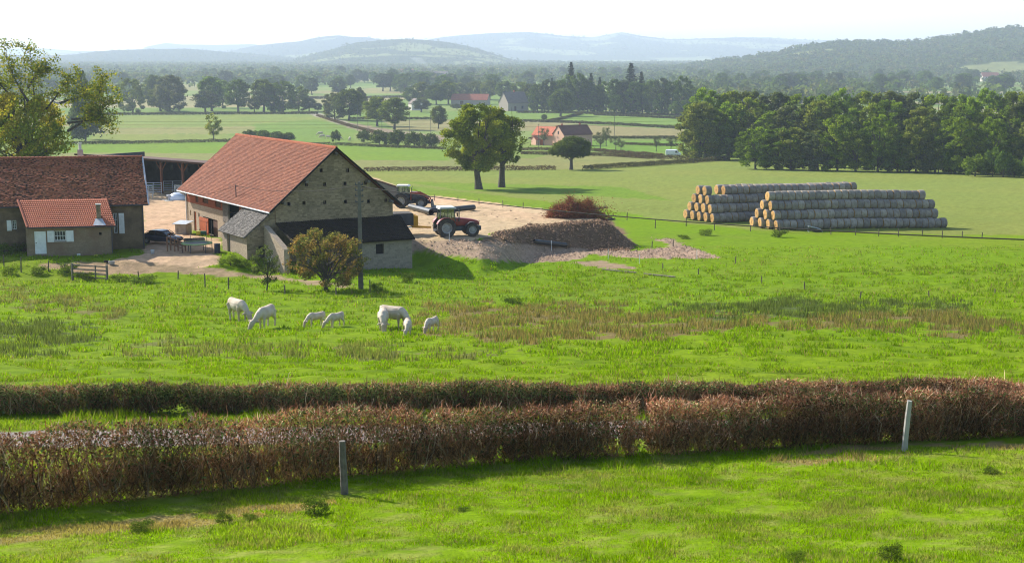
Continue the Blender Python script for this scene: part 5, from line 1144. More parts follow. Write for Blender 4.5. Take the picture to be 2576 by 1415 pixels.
stack('rear', pB, pBe, 25 * mpp(pB), 25, lambda k, j, i: (k == 3 and i in (1, 2)) or (k < 3 and i > 16), 5, 'straw bales of the rear stack', ends=lambda k, j: -.05 * k - .3 * j)
#_d = Vector((pBe.x - pB.x, pBe.y - pB.y, 0)).normalized(); bale(pB + _d * 1.6 + Vector((-_d.y, _d.x, 0)) * 2.6 + Zv * (25 * mpp(pB)) * 3.9, _d, 25 * mpp(pB), 1.25, 'single odd bale perched above the top layer of the rear stack', 'straw bales of the rear stack')

# ------------------------------------------------------------------ cattle
def cow_mesh(name, turn, calf):
    mb = MB(); hb = .9 if calf else 1.0
    T = [(-1.02, 1.12, .12, .10), (-.97, 1.12, .24, .20), (-.85, 1.10, .32, .27), (-.6, 1.06, .36 * hb, .30), (-.25, 1.0, .40 * hb, .34), (.15, .98, .42 * hb, .35), (.5, 1.01, .41, .30), (.72, 1.05, .35, .24), (.9, 1.04, .26, .18), (1.0, 1.02, .16, .12)]
    def rg(x, zc, hz, wy): return [(x, wy * math.cos(2 * math.pi * k / 14), zc + hz * math.sin(2 * math.pi * k / 14)) for k in range(14)]
    mb.loft([rg(*t) for t in T])
    ty = turn
    mb.tube([(.55, 0, 1.16), (.95, ty * .1, 1.0), (1.25, ty * .28, .72), (1.38, ty * .4, .56)], [.27, .23, .17, .14], 12)
    hx, hy = 1.38, ty * .42; dx, dy = .20 * math.cos(ty), .20 * math.sin(ty) + ty * .08
    mb.tube([(hx - .06, hy - dy * .2, .66), (hx + dx * .35, hy + dy * .35, .54), (hx + dx * .9, hy + dy * .9, .30), (hx + dx * 1.25, hy + dy * 1.25, .13), (hx + dx * 1.3, hy + dy * 1.3, .06)], [.13, .185, .15, .115, .085], 12)
    for s in (-1, 1): mb.tube([(hx - .02, hy + s * .1, .64), (hx - .06, hy + s * .27, .64), (hx - .08, hy + s * .42, .58)], [.05, .085, .03], 6)
    for s in (-1, 1):
        st = .09 * s
        mb.tube([(.58, s * .17, .98), (.60 + st, s * .19, .72), (.61 + st, s * .18, .43), (.60 + st, s * .18, .14), (.62 + st, s * .18, 0.0)], [.17, .115, .075, .05, .068], 9)
        st = -.12 * s
        mb.tube([(-.72, s * .17, 1.06), (-.62 + st * .5, s * .21, .72), (-.84 + st, s * .19, .44), (-.80 + st, s * .19, .14), (-.77 + st, s * .19, 0.0)], [.24, .165, .08, .055, .068], 9)
    mb.tube([(-.98, 0, 1.36), (-1.07, 0, 1.30), (-1.10, .03, .95), (-1.08, .05, .62), (-1.07, .05, .45)], [.05, .04, .03, .045, .02], 7)
    me_o = mb.build('body', COWM, uv=False); md = me_o.modifiers.new('remesh', 'REMESH'); md.mode = 'VOXEL'; md.voxel_size = .028; md.use_smooth_shade = True
    sm = me_o.modifiers.new('smooth', 'SMOOTH'); sm.iterations = 3; sm.factor = .5
    dg = bpy.context.evaluated_depsgraph_get(); dg.update(); me2 = bpy.data.meshes.new_from_object(me_o.evaluated_get(dg)); me2.name = 'body'
    me_o.modifiers.clear(); old = me_o.data; me_o.data = me2; bpy.data.meshes.remove(old)
    root = thing(name, None, None); me_o.parent = root
    if not calf:
        for s in (-1, 1): mb = MB(); mb.tube([(hx - .05, hy + s * .07, .70), (hx - .06, hy + s * .2, .76), (hx + .02, hy + s * .28, .80)], [.03, .022, .006], 6); mb.build('horn', HORN, root, uv=False, smooth=True)
    mb = MB(); mb.tube([(hx + dx * 1.22, hy + dy * 1.22, .16), (hx + dx * 1.36, hy + dy * 1.36, .05)], [.118, .085], 9); mb.build('muzzle', plain('muzzle_pink', (.42, .28, .22), (.3, .2, .17), 5), root, uv=False, smooth=True)
    return root
COWS = {('cow', 0): cow_mesh('cow', .15, 0), ('cow', 1): cow_mesh('cow', -.6, 0), ('calf', 0): cow_mesh('calf', .2, 1), ('calf', 1): cow_mesh('calf', -.5, 1)}
usedc = set()
def cow(kind, var, u, v, hpx, hx, hy, label, tint=None, grp='white cattle grazing in the pasture'):
    src = COWS[(kind, var)]; o = src if (kind, var) not in usedc else dup(src); usedc.add((kind, var)); p = G(u, v); s = hpx * mpp(p) / 1.5; s = (s * .88, s, s)
    return place(o, p, math.atan2(hy, hx), s, label, grp, kind)
cow('cow', 0, 598, 806, 60, .66, -.75, 'white cow facing right, leftmost of the herd')
cow('cow', 1, 670, 824, 60, -.30, -.95, 'white cow grazing toward the viewer, next to the leftmost cow')
cow('calf', 0, 796, 820, 39, -.82, -.57, 'creamy calf grazing left, the left one of the middle pair')
cow('calf', 1, 846, 822, 40, -.62, -.78, 'white calf with head low, the right one of the middle pair')
cow('cow', 1, 990, 826, 62, .88, -.42, 'largest cream cow grazing right behind the calves')
cow('cow', 0, 964, 830, 58, .05, -1, 'white cow head-on to the viewer before the largest cow')
cow('calf', 1, 1026, 841, 42, .12, -1, 'small white calf head-on, under the head of the largest cow')
cow('calf', 0, 1086, 834, 40, -.5, -.86, 'white calf at the edge of the brown rushes, rightmost of the herd')
for (u, v, k, hx, hy, lab) in ((811, 348, 1, -1, .1, 'far white cow lying level left of the round bush'), (826, 350, 0, .9, -.3, 'far white cow grazing just left of the round bush'), (853, 352, 0, .8, .5, 'far white cow half hidden by the round bush'), (880, 354, 1, .1, -1, 'far white cow standing right of the round bush, end-on'), (806, 341, 0, -1, 0, 'far white cow behind the others near the trailer')):
    cow('cow', k, u, v, 10.5, hx, hy, lab, None, 'far white cattle beyond the barn')

# ------------------------------------------------------------------ tractors, trailer, car, van
def wheel(root, x, y, r, w, side):
    prof = [(-.5, .58), (-.5, .9), (-.38, 1.0), (.38, 1.0), (.5, .9), (.5, .58)]; mb = MB(); n = 26
    rg_ = [[(x + r * q * math.cos(2 * math.pi * k / n), y + w * o, r + r * q * math.sin(2 * math.pi * k / n)) for k in range(n)] for o, q in prof]; mb.loft(rg_, False)
    for k in range(20):
        a = 2 * math.pi * k / 20
        for sd in (-1, 1):
            a2 = a + (.14 if sd > 0 else 0); c, s_ = math.cos(a2), math.sin(a2); c2, s2 = math.cos(a2 + .16), math.sin(a2 + .16)
            mb.tube([(x + r * 1.0 * c, y + sd * w * .05, r + r * 1.0 * s_), (x + r * .98 * c2, y + sd * w * .48, r + r * .98 * s2)], r * .045, 4)
    t = mb.build('wheel', RUBBER, root, uv=False); mb = MB()
    pr = [(.28 * side, .0), (.28 * side, .2), (.2 * side, .24), (.12 * side, .42), (.42 * side, .52), (.46 * side, .6)]
    mb.loft([[(x + r * max(q, .01) * math.cos(2 * math.pi * k / n), y + w * o, r + r * max(q, .01) * math.sin(2 * math.pi * k / n)) for k in range(n)] for o, q in pr], False); mb.build('rim', RIM, t, uv=False)
def tractor(label, loc, rz, red, loader=0, s=1):
    root = thing('tractor', label, 'tractor', loc, rz, 'tractors on the dirt yard'); root.scale = (s,) * 3
    for sd in (-1, 1): wheel(root, 0, .86 * sd, .88, .5, sd); wheel(root, 2.5, .80 * sd, .64, .42, sd)
    mb = MB(); mb.loft([ring(x, w, z0, z1, 16, 5) for x, w, z0, z1 in ((.85, .42, .95, 1.78), (1.6, .42, .95, 1.72), (2.6, .40, .98, 1.58), (3.15, .36, 1.0, 1.44), (3.3, .28, 1.05, 1.3))]); hd = mb.build('hood', red, root, uv=False)
    mb = MB(); mb.box(3.3, 3.33, -.24, .24, 1.0, 1.3); mb.build('grille', DARK, hd, uv=False)
    mb = MB(); mb.box(-.5, 2.9, -.3, .3, .55, .98); mb.box(-.15, .15, -.75, .75, .76, 1.0); mb.box(2.4, 2.6, -.7, .7, .55, .73); mb.box(.6, 1.5, .32, .7, .55, .95); mb.box(.6, 1.5, -.7, -.32, .55, .95); mb.box(3.2, 3.5, -.3, .3, .5, .9); mb.build('chassis', GREYP, root, uv=False)
    pl_ = [(-.72, 1.35), (.95, 1.15)]; mb = MB()
    tz, bz = 2.62, 1.15
    for x0, x1 in ((-.62, -.45), (.15, .2), (.95, .78)):
        for sd in (-1, 1): mb.tube([(x0, sd * .74, bz), (x1, sd * .66, tz)], .04, 5)
    mb.box(-.62, .95, -.74, .74, 1.02, 1.15); mb.build('cab_frame', GREYP, root, uv=False)
    mb = MB(); mb.loft([ring(-.45, .66, 2.6, 2.72, 16, 6), ring(-.62, .78, 2.62, 2.74, 16, 6), ring(-.55, .80, 2.64, 2.84, 16, 6), ring(.8, .80, 2.64, 2.84, 16, 6), ring(.98, .76, 2.62, 2.72, 16, 6)]); mb.build('cab_roof', plain('cab_roof_white', (.66, .67, .66), (.55, .56, .56), 2, .6, .05), root, uv=False)
    for a, b, c, d in (((-.60, -.72, bz), (-.60, .72, bz), (-.44, .64, tz), (-.44, -.64, tz)), ((.93, -.72, bz), (.93, .72, bz), (.77, .64, tz), (.77, -.64, tz)), ((-.6, -.73, bz), (.93, -.73, bz), (.77, -.65, tz), (-.44, -.65, tz)), ((-.6, .73, bz), (.93, .73, bz), (.77, .65, tz), (-.44, .65, tz))):
        mb = MB(); mb.quad(a, b, c, d); mb.build('cab_window', GLASS, root, uv=False)
    mb = MB(); mb.box(-.35, .1, -.25, .25, 1.2, 1.4); mb.box(-.42, -.3, -.25, .25, 1.4, 2.0); mb.build('seat', DARK, root, uv=False)
    mb = MB(); mb.tube([(.75, 0, 1.2), (.5, 0, 1.75)], .03, 6); mb.tube([(.5 + .0 + .05 * math.sin(k), .2 * math.cos(k), 1.75 + .15 * math.sin(k)) for k in np.linspace(0, 6.28, 13)], .02, 5); mb.build('steering_wheel', DARK, root, uv=False)
    for sd in (-1, 1):
        mb = MB(); mb.loft([[(1.0 * math.cos(a) * k_, sd * y, .88 + 1.0 * math.sin(a) * k_) for k_, y in ((.94, .58), (.94, 1.12), (1.0, 1.12), (1.0, .58))] for a in np.linspace(.35, 2.75, 12)]); mb.build('fender', red, root, uv=False)
        mb = MB(); mb.loft([[(2.5 + .76 * math.cos(a) * k_, sd * y, .64 + .76 * math.sin(a) * k_) for k_, y in ((.95, .6), (.95, 1.0), (1.0, 1.0), (1.0, .6))] for a in np.linspace(.6, 2.6, 9)]); mb.build('mudguard', GREYP, root, uv=False)
    mb = MB(); mb.tube([(1.3, -.5, 1.4), (1.3, -.52, 2.5), (1.42, -.55, 2.72)], .055, 8); mb.build('exhaust_pipe', GREYP, root, uv=False)
    mb = MB(); mb.tube([(.75, -.75, 2.3), (1.0, -1.0, 2.2)], .02, 5); mb.box(.98, 1.05, -1.1, -.9, 1.95, 2.3); mb.build('mirror', DARK, root, uv=False)
    mb = MB(); mb.box(-1.0, -.5, -.35, .35, .5, .62); mb.tube([(-.5, -.3, .8), (-1.0, -.4, .55)], .05, 5); mb.tube([(-.5, .3, .8), (-1.0, .4, .55)], .05, 5); mb.build('hitch', GREYP, root, uv=False)
    if loader:
        mb = MB()
        for sd in (-.62, .62): mb.tube([(1.2, sd, 1.0), (1.2, sd, 1.75), (2.2, sd, 1.85), (3.4, sd, 1.25), (3.75, sd, .55)], [.09, .11, .11, .09, .08], 5)
        mb.box(1.1, 1.9, -.7, .7, 1.75, 1.95); la = mb.build('loader_arm', REDOR, root, uv=False)
        mb = MB(); q = [(3.7, .75), (3.8, .1), (4.6, .05), (4.6, .12), (3.9, .2), (3.8, .75)]; mb.add([(x, -.95, z) for x, z in q] + [(x, .95, z) for x, z in q], [(0, 1, 7, 6), (1, 2, 8, 7), (2, 3, 9, 8), (3, 4, 10, 9), (4, 5, 11, 10), (5, 0, 6, 11), (0, 5, 4, 3, 2, 1), (6, 7, 8, 9, 10, 11)])
        for k in range(7): y = -.9 + .3 * k; mb.tube([(3.75, y, .75), (3.8, y, 1.05)], .03, 4)
        mb.build('bucket', GREYP, la, uv=False)
    return root
p = G(1118, 594); tractor('red tractor with pale cab roof hitched to a trailer, nearest the viewer', p, math.atan2(.28, .96), REDP, 0, 76 * mpp(p) / 2.84)
p = G(1012, 521); tractor('rear tractor with orange front loader parked behind the barn corner', p, math.atan2(-.08, 1), GREYP, 1, 57 * mpp(p) / 2.84)
p = G(1035, 588); th = math.atan2(.28, .96); sT = mpp(p) * 1.02
TR = thing('trailer', 'dark grey high-sided trailer behind the red tractor', 'trailer', p, th)
mb = MB(); W2 = 60 * sT; hh = 1.0; tp = 56 * sT
mb.box(-3.6, 0, -1.1, 1.1, hh, tp - .15); 
for k in range(6): mb.box(-3.5 + k * .68, -3.42 + k * .68, -1.15, -1.1, hh, tp - .15)
mb.build('body', GREYP, TR, uv=False)
mb = MB(); mb.box(-3.55, -.05, -1.05, 1.05, tp - .145, tp - .09); mb.build('load', SHEDT if 'SHEDT' in globals() else RUBBER, TR, uv=False)
mb = MB(); mb.box(-2.3, -1.85, -1.17, -1.151, hh + .55, hh + 1.05); mb.build('panel', plain('panel_grey', (.55, .57, .6), None, 3, .6, 0), TR, uv=False)
mb = MB(); mb.box(-3.4, -.2, -1.2, -1.1, hh - .2, hh - .1); mb.build('rail', WHITE, TR, uv=False)
for x in (-.55,): 
    mb = MB(); mb.box(.02, .12, -.95, .95, hh - .1, hh + 1.0)
    for k in range(4): mb.box(.12, .5, -.9 + .5 * k, -.75 + .5 * k, hh - .1 + .1 * k, hh + .9)
    mb.build('tailboard', YELP, TR, uv=False)
mb = MB(); mb.tube([(0, .4, .75), (2.0, 0, .6)], .1, 6); mb.tube([(0, -.4, .75), (2.0, 0, .6)], .1, 6); mb.build('drawbar', YELP, TR, uv=False)
for sd in (-1, 1): wheel(TR, -2.2, .85 * sd, .48, .35, sd); wheel(TR, -1.1, .85 * sd, .48, .35, sd)
# car
def car(p, rz, s):
    r = thing('car', 'dark blue saloon car parked between the farmhouse and the barn', 'car', p, rz); r.scale = (s,) * 3; mb = MB()
    mb.loft([ring(x, w, z0, z1, 18, 4) for x, w, z0, z1 in ((-2.28, .62, .42, .78), (-2.2, .80, .30, .92), (-1.4, .87, .24, .97), (-.5, .88, .22, .95), (.5, .88, .22, .94), (1.2, .86, .24, .90), (1.9, .82, .28, .80), (2.2, .72, .34, .70), (2.3, .55, .42, .62))]); mb.build('body', CARB, r, uv=False, smooth=True)
    mb = MB(); mb.loft([ring(x, w, .85, z1, 18, 4) for x, w, z1 in ((-1.75, .70, .95), (-1.15, .68, 1.33), (-.3, .68, 1.40), (.4, .68, 1.35), (1.15, .74, .90))]); mb.build('window', DGLASS, r, uv=False, smooth=True)
    mb = MB(); mb.loft([ring(x, w, z0, z1, 18, 4) for x, w, z0, z1 in ((-1.25, .60, 1.28, 1.34), (-1.1, .66, 1.30, 1.40), (-.3, .67, 1.34, 1.44), (.4, .66, 1.30, 1.39), (.55, .6, 1.26, 1.31))]); mb.build('roof', CARB, r, uv=False, smooth=True)
    mb = MB()
    for sd in (-1, 1):
        for x0, x1 in ((-1.75, -1.2), (-.35, -.32), (1.2, .5)): mb.tube([(x0, sd * .76, .9), (x1, sd * .67, 1.36)], .035, 4)
    mb.build('pillar', CARB, r, uv=False)
    for sd in (-1, 1):
        for x in (-1.35, 1.4):
            mb = MB(); mb.cyl((x, sd * .68, .31), (x, sd * .89, .31), .31, 18); w = mb.build('wheel', RUBBER, r, uv=False); mb = MB(); mb.cyl((x, sd * .88, .31), (x, sd * .905, .31), .19, 14); mb.build('rim', RIM, w, uv=False)
        mb = MB(); mb.box(2.12, 2.25, sd * .5 - .12, sd * .5 + .12, .55, .67); mb.build('headlight', WHITE, r, uv=False)
        mb = MB(); mb.box(.75, .88, sd * .9 - .06, sd * .9 + .06, .95, 1.05); mb.build('mirror', CARB, r, uv=False)
p = G(408, 611); car(p, math.atan2(-.35, .93), 104 * mpp(p) / 4.4)
p = G(1694, 393); VN = thing('van', 'white panel van on the lane beside the near wood', 'van', p, math.atan2(-.25, 1)); VN.scale = (38 * mpp(p) / 5.6,) * 3
mb = MB(); mb.loft([ring(x, w, z0, z1, 18, 5) for x, w, z0, z1 in ((-2.8, .85, .5, 2.3), (-2.7, .98, .4, 2.5), (1.0, 1.0, .4, 2.5), (1.35, .98, .4, 2.35), (1.95, .96, .4, 1.55), (2.5, .92, .42, 1.25), (2.75, .8, .45, .95))]); mb.build('body', VANW, VN, uv=False)
mb = MB(); mb.loft([ring(1.32, .88, 1.5, 2.28, 12, 6), ring(1.98, .9, 1.40, 1.62, 12, 6)]); mb.build('windscreen', PANE, VN, uv=False)
for sd in (-1, 1):
    mb = MB(); mb.add([(.75, sd * 1.006, 1.4), (1.75, sd * .985, 1.4), (1.3, sd * .99, 2.05), (.8, sd * 1.006, 2.05)], [(0, 1, 2, 3)]); mb.build('window', PANE, VN, uv=False)
    for x in (-1.7, 1.8): mb = MB(); mb.cyl((x, sd * .75, .34), (x, sd * 1.01, .34), .34, 16); mb.build('wheel', RUBBER, VN, uv=False)

# ------------------------------------------------------------------ pipes, brush heap, yard clutter
def pipe(u0, v0, u1, v1, dpx, label, tilt=0):
    a, b = G(u0, v0), G(u1, v1); rr = dpx * mpp(a) / 2; up = Zv * rr; t = thing('drain_pipe', label, 'pipe', (a + b) / 2, 0, 'black drain pipes'); o = t.location; d = (b - a).normalized(); mb = MB(); n = 18
    x = d.cross(Zv).normalized(); y = x.cross(d)
    def rg_(p, r): return [p + (x * math.cos(2 * math.pi * k / n) + y * math.sin(2 * math.pi * k / n)) * r for k in range(n)]
    mb.loft([rg_(b + up, rr * .86), rg_(b + up, rr), rg_(a + up, rr), rg_(a + up, rr * .86)], False); q = mb.build('outer_wall', BLACKP, t, o, smooth=False, uv=False)
    mb = MB(); mb.loft([rg_(a + up + d * .02, rr * .86), rg_(b + up - d * .02, rr * .86)], False); mb.build('bore', DARK, t, o, uv=False)
pipe(1032, 527, 1085, 541, 15, 'black pipe pointing at the viewer, left of the red tractor cab')
pipe(1078, 536, 1130, 534, 14, 'black pipe lying behind the red tractor cab, left half')
pipe(1132, 534, 1192, 528, 14, 'black pipe sticking out right behind the red tractor cab')
pipe(1344, 612, 1424, 621, 11, 'lone black pipe lying at the foot of the dark soil bank')
def heap(label, u0, u1, vb, hpx, name, cat, cols, n, ln, wd, seed):
    c = P((u0 + u1) / 2, vb, 154.5); c.z = gz(c.x, c.y); W = (u1 - u0) / 2 * mpp(c); H = hpx * mpp(c); r = np.random.default_rng(seed); root = thing(name, label, cat, c)
    d = r.uniform(0, 1, n); th_ = r.uniform(0, 6.28, n); rad_ = np.sqrt(r.random(n)); x = rad_ * np.cos(th_) * W; y = rad_ * np.sin(th_) * W * .55
    top = H * np.max([hq * np.clip(1 - ((x / W - xq) / wq) ** 2 - (y / W / .5) ** 2 * .6, .03, 1) for xq, wq, hq in ((-.55, .42, .62), (-.22, .30, .98), (.12, .36, .66), (.42, .28, .90), (.72, .34, .45))], 0) * (.8 + .4 * vn(x * 1.4 + 5, y, seed)); z = top * r.random(n) ** .5
    D = unit(np.stack([r.normal(size=n), r.normal(size=n), r.normal(size=n) * .55 + .1], 1)); L = ln * r.uniform(.4, 1.3, n)[:, None]; p = np.stack([x, y, z], 1); p[:, 2] = np.maximum(p[:, 2] + np.array([gz(c.x + q, c.y + w) - c.z for q, w in zip(x, y)]), -2)
    s = unit(np.cross(D, r.normal(size=(n, 3)))) * (wd * r.uniform(.5, 1.6, n))[:, None]; m_ = p + D * L * .5 + r.normal(size=(n, 3)) * .1; e = p + D * L
    V = np.stack([np.stack([p - s, p + s, m_ + s * .7, m_ - s * .7], 1), np.stack([m_ - s * .7, m_ + s * .7, e + s * .3, e - s * .3], 1)], 1).reshape(-1, 3)
    fast('branches', V, 4, TWIG, np.repeat(np.array(cols)[r.integers(0, len(cols), n)] * r.uniform(.6, 1.4, (n, 1)), 2, 0), root); return root, r, W, H
ht, r, W, H = heap('tangled heap of reddish brown cut branches on the dirt plateau edge', 1378, 1522, 541, 54, 'brush_heap', 'brush heap', [(.30, .11, .065), (.22, .085, .052), (.36, .155, .095), (.14, .07, .05)], 9000, .85, .018, 3)
pts = np.stack([r.normal(size=2600) * W * .5 + W * .2, r.normal(size=2600) * W * .25, np.abs(r.normal(size=2600)) * H * .36], 1)
fast('dry_leaves', quads(pts, unit(r.normal(size=pts.shape)), .10, r), 4, LEAF, np.array([(.20, .09, .055), (.16, .07, .045), (.20, .17, .06), (.13, .14, .045)])[r.integers(0, 4, 2600)], ht)
lp = G(1522, 552)
for i, (u0, v0, u1, v1, rr, lab) in enumerate(((1490, 527, 1530, 521, .16, 'pale cut log jutting right from the brush heap'), (1500, 538, 1548, 552, .14, 'dark log lying at the right foot of the brush heap'), (1515, 550, 1556, 556, .13, 'lowest log at the right foot of the brush heap'), (1500, 532, 1522, 540, .18, 'short thick stump log beside the brush heap'))):
    a, b = P(u0, v0, lp.y - .5), P(u1, v1, lp.y); t = thing('log', lab, 'log', (a + b) / 2, 0, 'logs by the brush heap'); mb = MB(); mb.tube([a, (a + b) / 2 + Vector((0, 0, .05)), b], [rr, rr * .9, rr * .7], 8)
    for q in range(3): e = a.lerp(b, .4 + .2 * q); mb.tube([e, e + Vector((r.uniform(-.3, .5), 0, r.uniform(.3, 1.0)))], [.05, .015], 5)
    mb.build('trunk', BARK, t, t.location, uv=False)
heap('low dark twig heap where the logs end, right of the brush heap', 1505, 1556, 556, 22, 'twig_heap', 'brush heap', [(.06, .045, .035), (.09, .065, .05)], 1200, .8, .02, 5)
# trampoline
p = G(496, 634); sM = mpp(p); R_ = 38 * sM; TP = thing('trampoline', 'round trampoline with green pad and bare net poles in the yard', 'trampoline', p); n = 28
mb = MB(); hT = .85
mb.loft([[(r_ * math.cos(2 * math.pi * k / n), r_ * math.sin(2 * math.pi * k / n), z) for k in range(n)] for r_, z in ((R_ * .80, hT + .02), (R_ * .80, hT + .06), (R_, hT + .05), (R_ * 1.02, hT - .03))], False); mb.build('pad', plain('pad_green', (.24, .36, .10), (.12, .2, .10), 2, .7), TP, uv=False)
mb = MB(); mb.loft([[(r_ * math.cos(2 * math.pi * k / n), r_ * math.sin(2 * math.pi * k / n), z) for k in range(n)] for r_, z in ((.01, hT - .02), (R_ * .8, hT + .02))], False); mb.build('mat', plain('mat_dark', (.05, .07, .06), (.035, .05, .045), 1.5, .6), TP, uv=False)
for k in range(6):
    a = 2 * math.pi * k / 6 + .3; x, y = R_ * .97 * math.cos(a), R_ * .97 * math.sin(a); mb = MB(); mb.tube([(x, y, -.05), (x, y, hT)], .03, 6); mb.build('leg', GREYP, TP, uv=False)
for a, tp_ in ((.5, 2.9), (1.1, 2.7), (2.2, 2.2)):
    x, y = R_ * 1.02 * math.cos(a), R_ * 1.02 * math.sin(a); mb = MB(); mb.tube([(x, y, 0), (x, y, tp_)], .025, 6); mb.build('net_pole', WOOD, TP, uv=False)
# wooden steps with rails
p = G(440, 634); s = mpp(p); ST = thing('wooden_rail', 'rough wooden handrail frame standing before the dark blue car', 'handrail', p)
Wm = 34 * s; mb = MB()
for y0 in (0, 1.3):
    for z0, z1 in ((1.35, .95), (.8, .35)): mb.tube([(-Wm * .55, y0, z0 + .1), (Wm * .55, y0, z1)], .05, 4)
mb.build('rail', BROWNP if 'BROWNP' in globals() else plain('rail_wood', (.30, .15, .08), (.2, .10, .055), 4), ST, uv=False)
for y0 in (0, 1.3):
    for x, h in ((-.55, 1.45), (0, 1.2), (.55, .95)): mb = MB(); mb.box(x * Wm - .05, x * Wm + .05, y0 - .05, y0 + .05, -.1, h); mb.build('post', bpy.data.materials['rail_wood'], ST, uv=False)
# hutch, barrel, dome, crates
p = G(462, 587); s = mpp(p); HT = thing('animal_hutch', 'small grey animal hutch with flat pale roof before the barn wall', 'hutch', p, -.3); w = 15 * s
mb = MB(); holed(mb, lambda a, d, c: (a, -.6 + d, c), -w, w, 0, 1.0, [(-w * .7, -w * .35, .15, .65)], .1); mb.box(-w, w, -.5, .6, 0, .99); mb.build('body', CONC, HT)
mb = MB(); mb.add([(-w - .2, -.85, 1.02), (w + .2, -.85, 1.02), (w + .2, .8, 1.22), (-w - .2, .8, 1.22), (-w - .2, -.85, 1.08), (w + .2, -.85, 1.08), (w + .2, .8, 1.28), (-w - .2, .8, 1.28)], [(3, 2, 1, 0), (4, 5, 6, 7), (0, 1, 5, 4), (1, 2, 6, 5), (2, 3, 7, 6), (3, 0, 4, 7)]); mb.build('roof', STEEL, HT)
p = G(547, 636); s = mpp(p); BR = thing('barrel', 'dark blue barrel standing by the outhouse corner', 'barrel', p); mb = MB(); h = 23 * s; rr = 7.5 * s
mb.loft([[(q * rr * math.cos(2 * math.pi * k / 18), q * rr * math.sin(2 * math.pi * k / 18), z * h) for k in range(18)] for q, z in ((.94, 0), (1, .05), (1, .33), (1.04, .36), (1, .39), (1, .64), (1.04, .67), (1, .7), (.97, 1))]); mb.build('body', plain('barrel_blue', (.03, .035, .07), (.022, .026, .05), 2, .5), BR, uv=False); mb = MB(); mb.tube([(rr * .95 * math.cos(k), rr * .95 * math.sin(k), h) for k in np.linspace(0, 6.28, 19)], .03, 5); mb.build('rim', GREYP, BR, uv=False)
p = G(446, 502); s = mpp(p); DM = thing('calf_igloo', 'shiny white domed calf hutch behind the barn end', 'calf hutch', p, .5); R0 = 23 * s; mb = MB()
mb.loft([[(R0 * math.cos(e) * math.cos(2 * math.pi * k / 20), R0 * math.cos(e) * math.sin(2 * math.pi * k / 20), R0 * .82 * math.sin(e)) for k in range(20)] for e in np.linspace(0, 1.5, 8)]); mb.build('dome', plain('dome_white', (.72, .76, .82), (.6, .65, .74), 1, .25, 0, 0, .6), DM, uv=False, smooth=True)
mb = MB(); mb.box(-R0 * 1.1, -R0 * .7, -R0 * .35, R0 * .35, 0, R0 * .55); q = mb.build('entrance', plain('dome_front', (.5, .52, .56), None, 2, .4, 0), DM, uv=False); mb = MB(); mb.box(-R0 * 1.11, -R0 * 1.101, -R0 * .25, R0 * .25, 0.03, R0 * .45); mb.build('entrance_darkness', DARK, q, uv=False)  # near-black plate painted as the dark inside of the dome
mb = MB(); mb.box(-R0 * 1.5, R0 * .9, -R0 * 1.0, R0 * 1.0, -.15, .02); mb.build('slab', CONC, DM, uv=False)
def crate(u, v, wpx, hpx, lab, mat, rz=0, grp='odds and ends in the farmyard', nm='crate', cat='crate'):
    p = G(u, v); s = mpp(p); t = thing(nm, lab, cat, p, rz, grp); w, h = wpx * s / 2, hpx * s; mb = MB()
    for z in range(3): 
        z0 = h * (.04 + .33 * z); mb.box(-w, w, -w * .7, -w * .64, z0, z0 + h * .26); mb.box(-w, w, w * .64, w * .7, z0, z0 + h * .26); mb.box(-w, -w * .92, -w * .64, w * .64, z0, z0 + h * .26); mb.box(w * .92, w, -w * .64, w * .64, z0, z0 + h * .26)
    mb.build('slats', mat, t, uv=False); mb = MB(); mb.box(-w * .92, w * .92, -w * .64, w * .64, .02, .06); mb.build('bottom', mat, t, uv=False); return t
crate(474, 612, 20, 13, 'grey wooden crate behind the trampoline, left one', WOOD); crate(500, 612, 30, 14, 'wide wooden crate of rubble right behind the trampoline', WOOD, .3)
p = G(505, 592); s = mpp(p); t = thing('play_tunnel', 'yellow and green toy tunnel lying before the orange barn door', 'toy', p, .1); mb = MB(); mb.cyl((-10 * s, 0, 6 * s), (0, 0, 6 * s), 6 * s, 14); mb.build('tube', plain('toy_yellow', (.55, .5, .06), (.45, .4, .05), 2), t, uv=False); mb = MB(); mb.cyl((.01, 0, 6 * s), (14 * s, 0, 6 * s), 5.8 * s, 14); mb.build('tube', plain('toy_green', (.03, .16, .10), (.03, .12, .08), 2), t, uv=False)
p = G(694, 672); s = mpp(p); t = thing('white_trough', 'white slatted trough half hidden behind the thin sapling', 'trough', p, .2); mb = MB(); w = 19 * s
for k in range(7): x = -w + 2 * w * k / 6; mb.tube([(x, -.5, .55), (x, -.52, .85), (x + .1, 0, .95)], .07, 6)
mb.build('slats', WHITE, t, uv=False); mb = MB(); mb.loft([ring(-w, .5, .15, .75, 12, 3), ring(w, .5, .15, .75, 12, 3)]); mb.build('tub', plain('tub_dark', (.08, .07, .07), None, 3), t, uv=False)
